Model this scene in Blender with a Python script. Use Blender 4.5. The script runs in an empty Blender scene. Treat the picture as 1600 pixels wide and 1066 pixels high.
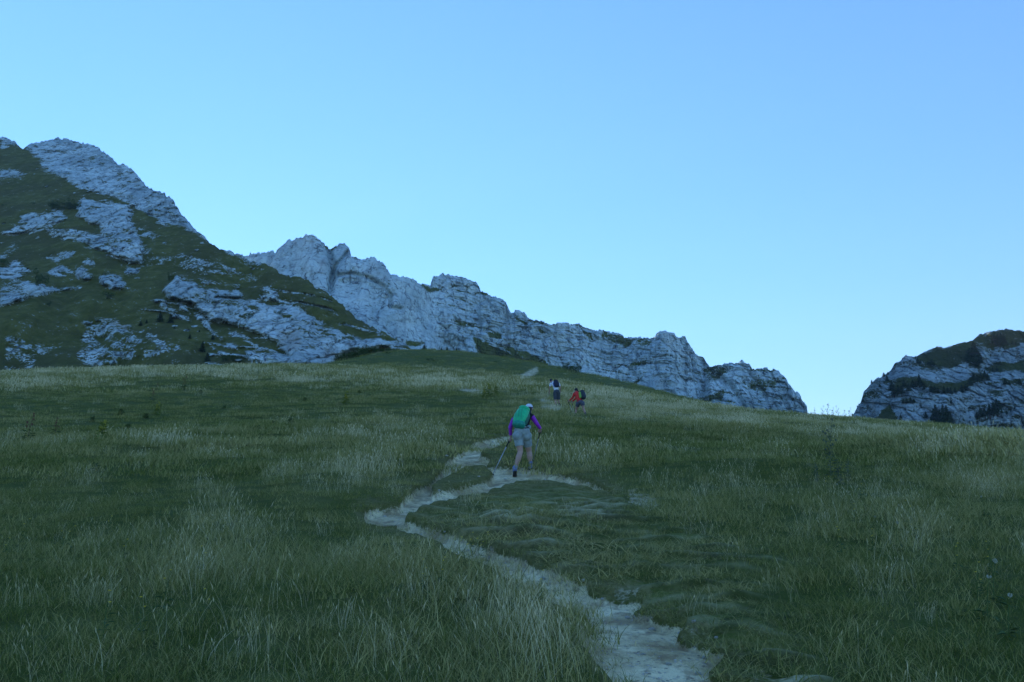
import bpy, math, random
import numpy as np
from mathutils import Vector, Matrix

S = bpy.context.scene
C = S.collection
R = math.radians
F = 1244.0                 # focal length in pixels of the 1600 px wide photograph
PITCH = R(10.0)
CP, SP = math.cos(PITCH), math.sin(PITCH)

# ------------------------------------------------------------------ camera
cam = bpy.data.cameras.new("camera")
cam.sensor_width = 36.0
cam.lens = 36.0 * F / 1600.0
cam.clip_start = 0.05
cam.clip_end = 20000
camo = bpy.data.objects.new("camera", cam)
camo.location = (0, 0, 0)
camo.rotation_euler = (R(90) + PITCH, 0, 0)
C.objects.link(camo)
S.camera = camo
S.render.resolution_x, S.render.resolution_y = 1024, 682

# ------------------------------------------------------------------ sky and sun
SUN_EL, SUN_AZ = R(11.5), R(-30.0)      # the sun is still behind the left-hand ridge
world = bpy.data.worlds.new("World")
S.world = world
world.use_nodes = True
nt = world.node_tree
nt.nodes.clear()
sky = nt.nodes.new("ShaderNodeTexSky")
sky.sky_type = 'NISHITA'
sky.sun_disc = False
sky.sun_elevation = SUN_EL
sky.sun_rotation = SUN_AZ
sky.altitude = 1400
sky.air_density = 1.6
sky.dust_density = 0.06
sky.ozone_density = 4.5
tintn = nt.nodes.new("ShaderNodeMix"); tintn.data_type = 'RGBA'; tintn.blend_type = 'MULTIPLY'
tintn.inputs[0].default_value = 1.0
tintn.inputs[7].default_value = (0.605, 0.925, 1.48, 1)     # cool white balance of the photograph
bg = nt.nodes.new("ShaderNodeBackground"); bg.inputs[1].default_value = 0.15
out = nt.nodes.new("ShaderNodeOutputWorld")
gam = nt.nodes.new('ShaderNodeGamma'); gam.inputs[1].default_value = 0.68     # softer contrast between the glow and the deep blue side
nt.links.new(sky.outputs[0], gam.inputs[0]); nt.links.new(gam.outputs[0], tintn.inputs[6]); nt.links.new(tintn.outputs[2], bg.inputs[0])
nt.links.new(bg.outputs[0], out.inputs[0])

sun = bpy.data.lights.new("sun", 'SUN')
sun.energy = 3.0; sun.angle = R(0.5); sun.color = (1.0, 0.93, 0.82)
suno = bpy.data.objects.new("sun", sun)
sd = Vector((math.sin(SUN_AZ) * math.cos(SUN_EL), math.cos(SUN_AZ) * math.cos(SUN_EL), math.sin(SUN_EL)))
suno.rotation_euler = sd.to_track_quat('Z', 'Y').to_euler()
suno.location = (0, 0, 50)
C.objects.link(suno)

S.view_settings.view_transform = 'Standard'
S.view_settings.look = 'None'
S.view_settings.gamma = 1.0
S.view_settings.exposure = 1.42
S.cycles.max_bounces = 5
S.cycles.diffuse_bounces = 3

# ------------------------------------------------------------------ numpy helpers
rng = np.random.default_rng(7)
random.seed(7)

def _hash(ix, iy, iz, seed):
    h = (ix.astype(np.int64) * 374761393 + iy.astype(np.int64) * 668265263 + iz.astype(np.int64) * 2147483647 + seed * 974634777) & 0xffffffff
    h = ((h ^ (h >> 13)) * 1274126177) & 0xffffffff
    h = ((h ^ (h >> 16)) * 2246822519) & 0xffffffff
    return ((h ^ (h >> 15)) & 0xffffff) / float(0xffffff)

def noise(x, y, z=None, seed=0):
    """value noise, smooth, roughly -1..1"""
    x = np.asarray(x, float); y = np.asarray(y, float)
    z = np.zeros_like(x) if z is None else np.asarray(z, float) + 0 * x
    fx, fy, fz = np.floor(x), np.floor(y), np.floor(z)
    tx, ty, tz = x - fx, y - fy, z - fz
    ux, uy, uz = [t * t * t * (t * (t * 6 - 15) + 10) for t in (tx, ty, tz)]
    ix, iy, iz = fx.astype(np.int64), fy.astype(np.int64), fz.astype(np.int64)
    def g(a, b, c): return _hash(ix + a, iy + b, iz + c, seed)
    def L(a, b, t): return a + (b - a) * t
    v0 = L(L(g(0,0,0), g(1,0,0), ux), L(g(0,1,0), g(1,1,0), ux), uy)
    if np.any(fz != z):
        v1 = L(L(g(0,0,1), g(1,0,1), ux), L(g(0,1,1), g(1,1,1), ux), uy)
        v0 = L(v0, v1, uz)
    return v0 * 2 - 1

def fbm(x, y, z=None, octv=4, seed=0, gain=0.5, lac=2.03):
    s = 0; a = 1; n = 0
    for i in range(octv):
        f = lac ** i
        s = s + a * noise(x * f + 13.7 * i, y * f - 7.1 * i, None if z is None else z * f + 3.3 * i, seed + i)
        n += a; a *= gain
    return s / n

def ridged(x, y, octv=4, seed=0, gain=0.55):
    s = 0; a = 1; n = 0
    for i in range(octv):
        f = 2.07 ** i
        v = 1 - np.abs(noise(x * f + 5.1 * i, y * f + 9.2 * i, None, seed + i))
        s = s + a * v * v; n += a; a *= gain
    return s / n

def worley(x, y, seed=0):
    """F1, F2-F1 and cell value"""
    x = np.asarray(x, float); y = np.asarray(y, float)
    ix, iy = np.floor(x).astype(np.int64), np.floor(y).astype(np.int64)
    d1 = np.full(x.shape, 9.0); d2 = np.full(x.shape, 9.0); cv = np.zeros(x.shape)
    zz = np.zeros_like(ix)
    for a in (-1, 0, 1):
        for b in (-1, 0, 1):
            jx, jy = ix + a, iy + b
            px = jx + _hash(jx, jy, zz, seed); py = jy + _hash(jx, jy, zz + 1, seed)
            d = np.hypot(px - x, py - y)
            c = _hash(jx, jy, zz + 2, seed)
            n = d < d1
            d2 = np.where(n, d1, np.minimum(d2, d)); cv = np.where(n, c, cv); d1 = np.where(n, d, d1)
    return d1, d2 - d1, cv

def sst(a, b, x):
    t = np.clip((x - a) / (b - a), 0, 1)
    return t * t * (3 - 2 * t)

def sdf_poly(px, py, pts):
    """signed distance to polygon, positive inside (photo pixels); computed in its bounding box only"""
    pts = np.asarray(pts, float)
    out = np.full(px.shape, -60.0)
    x0, y0 = pts.min(0) - 40; x1, y1 = pts.max(0) + 40
    m = (px > x0) & (px < x1) & (py > y0) & (py < y1)
    X, Y = px[m], py[m]
    if X.size == 0: return out
    d = np.full(X.shape, 1e9); ins = np.zeros(X.shape, bool)
    for (ax, ay), (bx, by) in zip(pts, np.roll(pts, -1, 0)):
        ex, ey = bx - ax, by - ay
        t = np.clip(((X - ax) * ex + (Y - ay) * ey) / (ex * ex + ey * ey + 1e-9), 0, 1)
        d = np.minimum(d, (X - ax - t * ex) ** 2 + (Y - ay - t * ey) ** 2)
        c = (ay > Y) != (by > Y)
        with np.errstate(divide='ignore', invalid='ignore'):
            ins ^= c & (X < ex * (Y - ay) / (ey if abs(ey) > 1e-9 else 1e-9) + ax)
    out[m] = np.where(ins, np.sqrt(d), -np.sqrt(d))
    return out

def Z(scale, ox, oy, pts):     # points read in an enlarged crop of the photograph -> photo pixels
    return [(ox + x / scale, oy + y / scale) for x, y in pts]

def tan_el(py):                # photo row -> height / forward distance
    v = (533.0 - np.asarray(py, float)) / F
    return (SP + v * CP) / (CP - v * SP)

def wx(px, py):                # photo column -> sideways / forward distance
    v = (533.0 - np.asarray(py, float)) / F
    return ((np.asarray(px, float) - 800) / F) / (CP - v * SP)

def to_px(X, Y, Zc):
    T = Zc / Y; W = X / Y
    v = (T * CP - SP) / (CP + T * SP)
    return 800 + W * (CP - v * SP) * F, 533 - v * F

def grid_faces(nr, nc):
    a = np.arange(nr * nc).reshape(nr, nc)
    return np.stack([a[:-1, :-1], a[:-1, 1:], a[1:, 1:], a[1:, :-1]], -1).reshape(-1, 4)

def np_mesh(name, verts, faces, attrs=None, smooth=True):
    me = bpy.data.meshes.new(name)
    verts = np.asarray(verts, np.float32); faces = np.asarray(faces, np.int32)
    nf, k = faces.shape
    me.vertices.add(len(verts)); me.vertices.foreach_set("co", verts.ravel())
    me.loops.add(nf * k); me.loops.foreach_set("vertex_index", faces.ravel())
    me.polygons.add(nf)
    me.polygons.foreach_set("loop_start", np.arange(0, nf * k, k, dtype=np.int32))
    me.polygons.foreach_set("loop_total", np.full(nf, k, np.int32))
    me.polygons.foreach_set("use_smooth", np.full(nf, smooth, bool))
    me.update(calc_edges=True)
    for n, v in (attrs or {}).items():
        v = np.asarray(v, np.float32)
        if v.ndim == 1:
            a = me.attributes.new(n, 'FLOAT', 'POINT'); a.data.foreach_set("value", v)
        else:
            a = me.attributes.new(n, 'FLOAT_VECTOR', 'POINT'); a.data.foreach_set("vector", v.ravel())
    return me

def link(name, me, mats=None, parent=None, loc=None):
    o = bpy.data.objects.new(name, me)
    C.objects.link(o)
    for m in (mats if isinstance(mats, (list, tuple)) else [mats] if mats else []):
        if m.name not in [x.name for x in me.materials if x]: me.materials.append(m)
    if parent: o.parent = parent
    if loc is not None: o.location = loc
    return o

def tag(o, label=None, cat=None, group=None, kind=None):
    for k, v in (("label", label), ("category", cat), ("group", group), ("kind", kind)):
        if v: o[k] = v
    return o

def empty(name, loc, rz=0.0):
    o = bpy.data.objects.new(name, None); C.objects.link(o)
    o.empty_display_size = 0.1
    o.location = loc; o.rotation_euler = (0, 0, rz)
    return o

# ------------------------------------------------------------------ material helpers
class NT:
    def __init__(self, name):
        self.m = bpy.data.materials.new(name); self.m.use_nodes = True
        self.t = self.m.node_tree; self.t.nodes.clear()
        self.out = self.n("ShaderNodeOutputMaterial")
        self.b = self.n("ShaderNodeBsdfPrincipled")
        self.l(self.b.outputs[0], self.out.inputs[0])
    def n(self, k, **kw):
        x = self.t.nodes.new(k)
        for a, v in kw.items(): setattr(x, a, v)
        return x
    def l(self, a, b): self.t.links.new(a, b)
    def val(self, sock, v):
        if hasattr(v, 'is_linked') or isinstance(v, bpy.types.NodeSocket): self.l(v, sock)
        else: sock.default_value = v
    def noise(self, vec, scale, detail=4, rough=0.55, dist=0.0):
        x = self.n("ShaderNodeTexNoise"); self.l(vec, x.inputs['Vector'])
        x.inputs['Scale'].default_value = scale; x.inputs['Detail'].default_value = detail
        x.inputs['Roughness'].default_value = rough; x.inputs['Distortion'].default_value = dist
        return x.outputs['Fac']
    def ramp(self, f, stops):
        x = self.n("ShaderNodeValToRGB"); self.l(f, x.inputs[0])
        e = x.color_ramp.elements
        while len(e) < len(stops): e.new(0.5)
        for i, (p, c) in enumerate(stops):
            e[i].position = p; e[i].color = (*c, 1) if len(c) == 3 else c
        return x.outputs[0]
    def mr(self, f, a, b, c=0.0, d=1.0, smooth=True):
        x = self.n("ShaderNodeMapRange", interpolation_type='SMOOTHSTEP' if smooth else 'LINEAR')
        self.l(f, x.inputs[0])
        for i, v in ((1, a), (2, b), (3, c), (4, d)): x.inputs[i].default_value = v
        return x.outputs[0]
    def math(self, op, a, b=0.0):
        x = self.n("ShaderNodeMath", operation=op); self.val(x.inputs[0], a); self.val(x.inputs[1], b)
        return x.outputs[0]
    def mix(self, f, a, b, mode='MIX'):
        x = self.n("ShaderNodeMix", data_type='RGBA', blend_type=mode)
        self.val(x.inputs[0], f)
        for s, v in ((x.inputs[6], a), (x.inputs[7], b)):
            if isinstance(v, tuple): s.default_value = (*v[:3], 1)
            else: self.l(v, s)
        return x.outputs[2]
    def obj(self): return self.n("ShaderNodeTexCoord").outputs['Object']
    def scale(self, vec, s, rot=(0, 0, 0)):
        x = self.n("ShaderNodeMapping"); self.l(vec, x.inputs[0]); x.inputs['Scale'].default_value = s
        x.inputs['Rotation'].default_value = rot
        return x.outputs[0]
    def attr(self, name, inst=False):
        x = self.n("ShaderNodeAttribute"); x.attribute_name = name
        if inst: x.attribute_type = 'INSTANCER'
        return x.outputs['Fac']
    def bump(self, h, dist, strength=1.0, normal=None):
        x = self.n("ShaderNodeBump"); self.l(h, x.inputs['Height'])
        x.inputs['Distance'].default_value = dist; x.inputs['Strength'].default_value = strength
        if normal is not None: self.l(normal, x.inputs['Normal'])
        return x.outputs[0]
    def done(self, col, rough=0.9, normal=None, spec=0.2):
        self.val(self.b.inputs['Base Color'], (*col[:3], 1) if isinstance(col, tuple) else col)
        self.val(self.b.inputs['Roughness'], rough)
        self.b.inputs['Specular IOR Level'].default_value = spec
        if normal is not None: self.l(normal, self.b.inputs['Normal'])
        return self.m

def plain(name, col, rough=0.8, var=0.12, sc=40, spec=0.3, bumpd=0.0, metal=0.0):
    t = NT(name); v = t.obj(); f = t.noise(v, sc, 3)
    c = t.mix(t.mr(f, 0.3, 0.7), tuple(x * (1 - var) for x in col), tuple(min(1, x * (1 + var)) for x in col))
    m = t.done(c, rough, t.bump(f, bumpd) if bumpd else None, spec)
    t.b.inputs['Metallic'].default_value = metal
    return m

# ------------------------------------------------------------------ meadow height field
KY = np.array([5, 8, 11, 17, 27, 45, 70, 95, 125, 170, 230.])
COLS = {
 -500: [1066, 908, 838, 764, 697, 644, 612, 596, 594, 606, 640],
 -200: [1066, 907, 836, 762, 694, 641, 608, 590, 588, 600, 640],
 0:    [1066, 906, 835, 760, 692, 638, 602, 582, 582, 600, 640],
 200:  [1066, 905, 833, 756, 689, 635, 598, 575, 578, 600, 640],
 400:  [1066, 905, 832, 753, 687, 633, 596, 569, 574, 596, 640],
 520:  [1066, 905, 830, 750, 686, 632, 597, 571, 574, 570, 620],
 600:  [1066, 905, 828, 748, 685, 632, 597, 577, 563, 547, 580],
 700:  [1066, 903, 825, 745, 683, 632, 598, 583, 565, 546, 578],
 800:  [1066, 900, 822, 741, 681, 632, 601, 592, 577, 561, 590],
 900:  [1066, 898, 820, 741, 682, 637, 608, 602, 591, 580, 610],
 1000: [1066, 895, 815, 740, 686, 645, 621, 615, 611, 604, 630],
 1130: [1066, 893, 812, 739, 689, 652, 638, 636, 636, 640, 680],
 1250: [1066, 892, 810, 737, 691, 660, 648, 646, 652, 670, 700],
 1350: [1066, 892, 810, 737, 697, 668, 655, 653, 660, 680, 710],
 1450: [1066, 892, 810, 737, 701, 675, 663, 663, 672, 690, 720],
 1600: [1066, 892, 810, 737, 704, 684, 675, 674, 684, 700, 730],
 1900: [1066, 895, 812, 742, 712, 697, 690, 690, 700, 720, 750],
 2200: [1066, 898, 815, 748, 720, 708, 704, 708, 720, 740, 770]}
LW = np.linspace(-1.3, 1.3, 105)
LY = np.linspace(math.log(3.0), math.log(320.0), 150)
def _table():
    cw = [(c - 800) / F * 1.0 for c in COLS]
    ys = np.exp(LY)
    rows = []
    kl = np.concatenate([[math.log(3.0)], np.log(KY), [math.log(320)]])
    for c, p in COLS.items():
        p = np.array(p, float); p[5:9] += 3 + (2 if c in (1250, 1350, 1450) else 0)
        z = tan_el(p) * KY
        z = np.concatenate([[-1.36], z, [z[-1] - 6]])
        # cubic Hermite (finite differences) in log distance
        m = np.gradient(z, kl)
        i = np.clip(np.searchsorted(kl, LY) - 1, 0, len(kl) - 2)
        h = kl[i + 1] - kl[i]; t = (LY - kl[i]) / h
        rows.append((2*t**3-3*t**2+1)*z[i] + (t**3-2*t**2+t)*h*m[i] + (-2*t**3+3*t**2)*z[i+1] + (t**3-t**2)*h*m[i+1])
    rows = np.array(rows)
    T = np.array([np.interp(LW, cw, rows[:, j]) for j in range(len(LY))]).T      # (w, y)
    k = np.array([1, 2, 3, 2, 1.]); k /= k.sum()
    for ax in (0,):
        P = np.pad(T, ((2, 2), (0, 0)), 'edge')
        T = sum(k[i] * P[i:i + T.shape[0]] for i in range(5))
    return T
TB = _table()

def base_z(X, Y):
    X = np.asarray(X, float); Y = np.asarray(Y, float)
    Ye = np.maximum(Y, 5.0)
    w = np.clip(X / Ye, LW[0], LW[-1] - 1e-6); ly = np.clip(np.log(np.clip(Y, 3.0, 319.9)), LY[0], LY[-1] - 1e-6)
    fi = (w - LW[0]) / (LW[1] - LW[0]); fj = (ly - LY[0]) / (LY[1] - LY[0])
    i = fi.astype(int); j = fj.astype(int); a = fi - i; b = fj - j
    i1 = np.minimum(i + 1, len(LW) - 1); j1 = np.minimum(j + 1, len(LY) - 1)
    z = TB[i, j] * (1-a)*(1-b) + TB[i1, j] * a*(1-b) + TB[i, j1] * (1-a)*b + TB[i1, j1] * a*b
    z = z + np.where(Y < 3, (Y - 3) * 0.09, 0.0)
    far = np.maximum(Y - 320, 0)
    return z - far * 0.02

G = lambda pts: Z(2.2857, 500, 660, pts)
PATHS = [
 G([(325,365),(380,358),(430,380),(520,400),(620,440),(700,455),(760,490),(830,520),(900,545),(960,590),(1040,610),(1140,625),(1090,648),(1130,668),(1200,688),(1300,712),(1240,728),(1300,755),(1390,770),(1370,790),(1480,800),(1380,840),(1390,880),(1500,910),(1600,945),(1900,1100),(2600,1900),(1100,1900),(1120,1100),(1090,928),(1050,880),(1000,830),(960,780),(945,720),(920,692),(985,690),(990,678),(950,660),(880,640),(800,600),(740,570),(680,540),(640,510),(560,480),(500,460),(430,410),(370,390),(330,375)]),
 G([(270,338),(335,335),(360,358),(410,372),(340,382),(290,368)]),
 G([(155,310),(200,295),(290,285),(310,250),(345,225),(400,200),(440,160),(460,125),(500,100),(560,65),(620,50),(680,42),(700,50),(640,70),(590,85),(560,100),(605,122),(590,140),(520,140),(480,160),(430,190),(390,215),(400,240),(450,230),(520,215),(600,195),(640,170),(600,150),(700,150),(800,165),(860,175),(940,195),(1000,215),(1030,235),(960,217),(860,197),(800,195),(700,195),(640,215),(560,240),(480,255),(400,275),(330,300),(300,330),(290,350),(220,352),(170,345)]),
]
PATCHES = [   # partly bare ground, weight
 (G([(1100,240),(1140,232),(1120,250),(1190,255),(1215,290),(1180,330),(1130,300),(1100,280)]), 0.8),
 (G([(930,480),(1040,485),(1010,520),(950,512)]), 0.6),
 (G([(1150,650),(1300,700),(1500,760),(1600,800),(1600,860),(1480,840),(1380,800),(1250,730)]), 0.38),
 (G([(800,430),(900,435),(860,455),(780,450)]), 0.5),
 (G([(1050,585),(1140,590),(1130,604),(1060,600)]), 0.6),
 (Z(5.332, 740, 560, [(540,335),(600,318),(640,345),(700,380),(740,400),(700,430),(640,450),(580,440),(560,400),(590,370)]), 0.85),
 (Z(5.332, 740, 560, [(365,172),(440,130),(520,92),(525,105),(490,128),(420,170)]), 1.0),
 (Z(3.556, 450, 500, [(680,335),(760,336),(810,346),(760,352),(700,342)]), 0.9),
 (Z(3.556, 450, 500, [(935,360),(1000,372),(1075,396),(1000,392),(960,378)]), 1.0),
 ([(1150,1010),(1240,1040),(1300,1066),(1200,1090),(1150,1050)], 0.45),
]
DRY = [  # cx, cy, rx, ry, amount : pale dry grass seen in the photograph
 (250,583,420,12,.8),(500,588,160,14,.75),(680,598,120,12,.85),(770,604,60,12,.6),(930,626,110,24,.9),
 (1040,645,120,16,.9),(1130,660,110,16,.85),(1230,668,120,20,.7),(1370,680,120,16,.75),(1530,700,120,22,.95),(1600,715,80,24,.9),
 (330,700,320,26,.45),(620,690,90,40,.6),(560,720,110,60,.55),(350,830,90,60,.55),(300,880,70,70,.4),
 (470,760,60,60,.5),(830,980,90,90,.85),(700,900,120,90,.55),(600,1010,170,70,.35),(420,990,80,80,.35),(130,980,60,90,.3),(230,1000,50,70,.3),
 (1190,705,60,16,.5),(1100,760,140,30,.4),(1440,850,50,60,.5),(1360,790,120,40,.3),(1530,770,70,50,.4),(1280,820,60,60,.3),(1400,930,50,60,.35),
 (790,740,60,20,.5),(890,725,90,40,.4),(50,690,160,24,.4),(120,760,90,40,.25),(60,600,120,10,.8)]
MOW = [G([(350,330),(480,300),(700,240),(1000,250),(1100,300),(1250,350),(1450,480),(1600,560),(1700,760),(1800,1000),(1500,960),(1300,860),(1100,640),(900,560),(700,440),(480,380)])]

def masks(px, py, X, Y):
    """path (0..1), bare (0..1), dry (0..1), mown (0..1) at ground points"""
    nz = fbm(X * 1.1, Y * 1.1, octv=4, seed=31)
    jit = nz * np.clip(60.0 / np.maximum(Y, 3), 1.2, 9)
    p = np.full(px.shape, -60.0)
    for q in PATHS: p = np.maximum(p, sdf_poly(px, py, q))
    path = sst(-3, 2.5, p + jit + 2.0)
    oc = np.full(px.shape, -60.0)
    for q in PATHS:
        for dy in (9, 20, 32): oc = np.maximum(oc, sdf_poly(px, py - dy, q))
    occl = sst(-6, 2, oc) * sst(935, 880, py)
    near = sst(-46, -2, p + jit * 1.5) * 1.0
    bare = np.zeros(px.shape)
    for q, a in PATCHES:
        s = sdf_poly(px, py, q)
        bare = np.maximum(bare, sst(-5, 3, s + jit * 1.2 + (a - .8) * 14 * (1 + fbm(X * 3, Y * 6, seed=5))) * a)
    d = np.zeros(px.shape)
    for cx, cy, rx, ry, a in DRY:
        e = ((px - cx) / rx) ** 2 + ((py - cy) / ry) ** 2
        d = np.maximum(d, a * np.exp(-e * 0.9))
    d = d + 0.28 * fbm(X * 0.22, Y * 0.3, octv=3, seed=77) * sst(5, 20, Y) + 0.14 * noise(X * 1.3, Y * 1.3, seed=8)
    far_hill = sst(112, 128, Y)
    d = np.clip(d, 0, 1) * (1 - 0.85 * far_hill)
    mow = sst(-55, 45, sdf_poly(px, py, MOW[0]) + jit * 3)
    return path, bare, d, mow, near, occl

def hidden(Y): return sst(130, 160, Y)

def ground(X, Y, full=True):
    X = np.asarray(X, float); Y = np.asarray(Y, float)
    z = base_z(X, Y)
    Yp = np.maximum(Y, 1.0)
    # rolling bumps, growing with distance but gentle on the skyline
    z = z + 0.16 * (ridged(X * .07 + 2, Y * .42 + .3 * np.sin(X * .2), 3, 21) - .5) * sst(12, 24, Y) * (1 - sst(70, 85, Y))
    z = z + 0.22 * fbm(X * 0.11, Y * 0.11, octv=2, seed=3) * sst(8, 25, Y) * (1 - 0.5 * sst(60, 90, Y))
    z = z + 0.06 * fbm(X * 0.55, Y * 0.55, octv=3, seed=4) + 0.02 * fbm(X * 2.4, Y * 2.4, octv=2, seed=6)
    def gb(px, Yc, h, rx, ry):
        xc = (px - 800) / F * Yc
        return h * np.exp(-((X - xc) / rx) ** 2 - ((Y - Yc) / ry) ** 2)
    z = z + gb(1440, 21.5, .42, 2.6, 1.6) + gb(1150, 16.5, .32, 2.0, 1.1) + gb(1330, 20, .12, 2, 1.5) - gb(1520, 27, .5, 5, 3.0)
    z = z + gb(560, 13.2, .12, 1.0, 1.2) + gb(650, 20, .25, 1.6, 2.4) + gb(720, 26, .2, 1.5, 2.0) + gb(500, 15.5, .2, 1.6, 2) 
    z = z + gb(640, 9.6, .10, .5, .35) + gb(830, 10.6, .10, 1.2, .8)
    z = z + gb(600, 7.0, .12, 1.0, .8) - gb(720, 7.3, .16, .35, 1.1)
    if not full: return z
    px, py = to_px(X, Yp, z)
    px = np.where(Y < 1.5, 1050.0, px); py = np.where(Y < 1.5, 2500.0, py)
    path, bare, dry, mow, near, occl = masks(px, py, X, Y)
    # worn little terraces on the trampled side
    s = (Y * 1.0 + X * 0.22 + 0.35 * fbm(X * 0.8, Y * 0.8, seed=9)) * 1.9
    saw = s - np.floor(s)
    ter = sst(0, 0.22, saw) * (1 - sst(0.35, 1.0, saw) * 1.0)
    amp = mow * (0.35 + 0.65 * sst(-.3, .5, noise(X * .8, Y * .8, seed=15)))
    z = z + 0.16 * (ter - .5) * amp * (1 - path)
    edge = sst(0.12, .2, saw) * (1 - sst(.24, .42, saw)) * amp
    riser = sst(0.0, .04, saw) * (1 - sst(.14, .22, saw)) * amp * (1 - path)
    cush = worley(X * 2.3, Y * 3.0, 44)[0]
    z = z + .09 * mow * (.5 - cush) * (1 - path) + .035 * (1 - mow) * (.5 - cush) * sst(30, 12, Y) * (1 - path)
    z = z - 0.13 * sst(0.0, 1.0, path) * np.clip(Y / 9, .7, 1.6) - 0.03 * near + 0.012 * fbm(X * 7, Y * 7, octv=3, seed=12) * path
    z = z - 0.04 * bare
    return z, px, py, path, bare, dry, mow, edge, near, riser, occl, cush
# ------------------------------------------------------------------ ground sheet
def build_ground():
    wl = np.concatenate([-np.geomspace(6, .82, 26)[:-1], np.linspace(-.82, .82, 1250), np.geomspace(.82, 6, 26)[1:]])
    ys = np.concatenate([-np.geomspace(160, 1, 24), np.linspace(-.6, 4.2, 14), np.exp(np.linspace(math.log(4.4), math.log(200), 900)), np.geomspace(205, 3500, 30)])
    gy = np.where(ys > 5, ys, 5 + (5 - ys) * .6)
    X = wl[None, :] * gy[:, None]; Y = np.repeat(ys[:, None], len(wl), 1)
    sh = X.shape
    X = X.ravel(); Y = Y.ravel()
    z, px, py, path, bare, dry, mow, edge, near, riser, occl, cush = ground(X, Y)
    v = np.stack([X, Y, z], -1)
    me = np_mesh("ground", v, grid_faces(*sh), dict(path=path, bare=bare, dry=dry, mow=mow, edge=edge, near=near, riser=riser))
    t = NT("turf_and_dirt"); ob = t.obj()
    n1 = t.noise(ob, 1.6, 6, .6); n2 = t.noise(ob, 14, 5, .65); n3 = t.noise(ob, 0.25, 4, .6); n4 = t.noise(ob, 60, 3, .6)
    green = t.mix(t.mr(n1, .3, .7), (.060, .080, .010), (.10, .115, .02))
    green = t.mix(t.mr(n3, .35, .65), green, (.085, .10, .018))
    straw = t.mix(t.mr(n2, .35, .65), (.17, .165, .05), (.30, .27, .09))
    g = t.mix(t.math('MULTIPLY', t.attr('dry'), .55), green, straw)
    g = t.mix(t.mr(n2, .52, .72, 0, .5), g, (.05, .036, .024))
    # far turf has fine speckle of its own
    mown = t.mix(t.mr(n2, .35, .62), (.13, .16, .026), (.30, .28, .09))
    g = t.mix(t.math('MULTIPLY', t.attr('mow'), t.mr(n1, .42, .62, 0, .6)), g, mown)
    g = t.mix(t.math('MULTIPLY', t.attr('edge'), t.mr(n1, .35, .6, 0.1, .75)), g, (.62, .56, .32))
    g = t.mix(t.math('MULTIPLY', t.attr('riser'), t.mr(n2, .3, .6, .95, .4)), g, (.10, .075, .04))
    dirt = t.mix(t.mr(n1, .35, .66), (.42, .325, .15), (.90, .77, .44))
    dirt = t.mix(t.mr(n2, .5, .75, 0, .55), dirt, (.30, .235, .14))
    dirt = t.mix(t.mr(n4, .6, .72, 0, .5), dirt, (.86, .80, .60))
    vo = t.n("ShaderNodeTexVoronoi"); t.l(ob, vo.inputs['Vector']); vo.inputs['Scale'].default_value = 30
    peb = t.math('MULTIPLY', t.mr(vo.outputs['Distance'], .25, .45, 1, 0), t.mr(n2, .48, .6))
    sep = t.n("ShaderNodeSeparateColor"); t.l(vo.outputs['Color'], sep.inputs[0])
    dirt = t.mix(t.math('MULTIPLY', peb, .9), dirt, t.mix(sep.outputs[0], (.20, .17, .12), (.80, .74, .60)))
    n5 = t.noise(ob, 5, 5, .7)
    dirt = t.mix(t.mr(n5, .5, .62, 0, .55), dirt, (.26, .18, .10))
    pm = t.math('ADD', t.attr('path'), t.math('MULTIPLY', t.math('SUBTRACT', n2, .5), .9))
    pm = t.math('ADD', pm, t.math('MULTIPLY', t.math('SUBTRACT', n4, .5), .5))
    pm = t.mr(pm, .38, .62)
    earth = t.mix(t.mr(n2, .4, .6), (.14, .12, .04), (.25, .21, .08))
    nm = t.mr(t.math('ADD', t.attr('near'), t.math('MULTIPLY', t.math('SUBTRACT', n2, .5), 1.6)), .55, .95)
    g = t.mix(t.math('MULTIPLY', nm, .5), g, earth)
    bm = t.mr(t.math('ADD', t.attr('bare'), t.math('MULTIPLY', t.math('SUBTRACT', n2, .5), 1.8)), .42, .95)
    g = t.mix(bm, g, t.mix(t.mr(n1, .4, .6), (.38, .32, .18), (.62, .55, .34)))
    col = t.mix(pm, g, dirt)
    h = t.math('ADD', t.math('ADD', t.math('MULTIPLY', n2, 1.0), t.math('MULTIPLY', n4, .35)), t.math('MULTIPLY', peb, .25))
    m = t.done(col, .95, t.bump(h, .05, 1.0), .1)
    o = link("ground", me, m)
    tag(o, "steep green alpine meadow with patches of pale dry grass rising to the skyline", "ground", kind="structure")
    return o
build_ground()

# ------------------------------------------------------------------ mountains
def interp(pts, x):
    p = np.asarray(pts, float); return np.interp(x, p[:, 0], p[:, 1])

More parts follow.
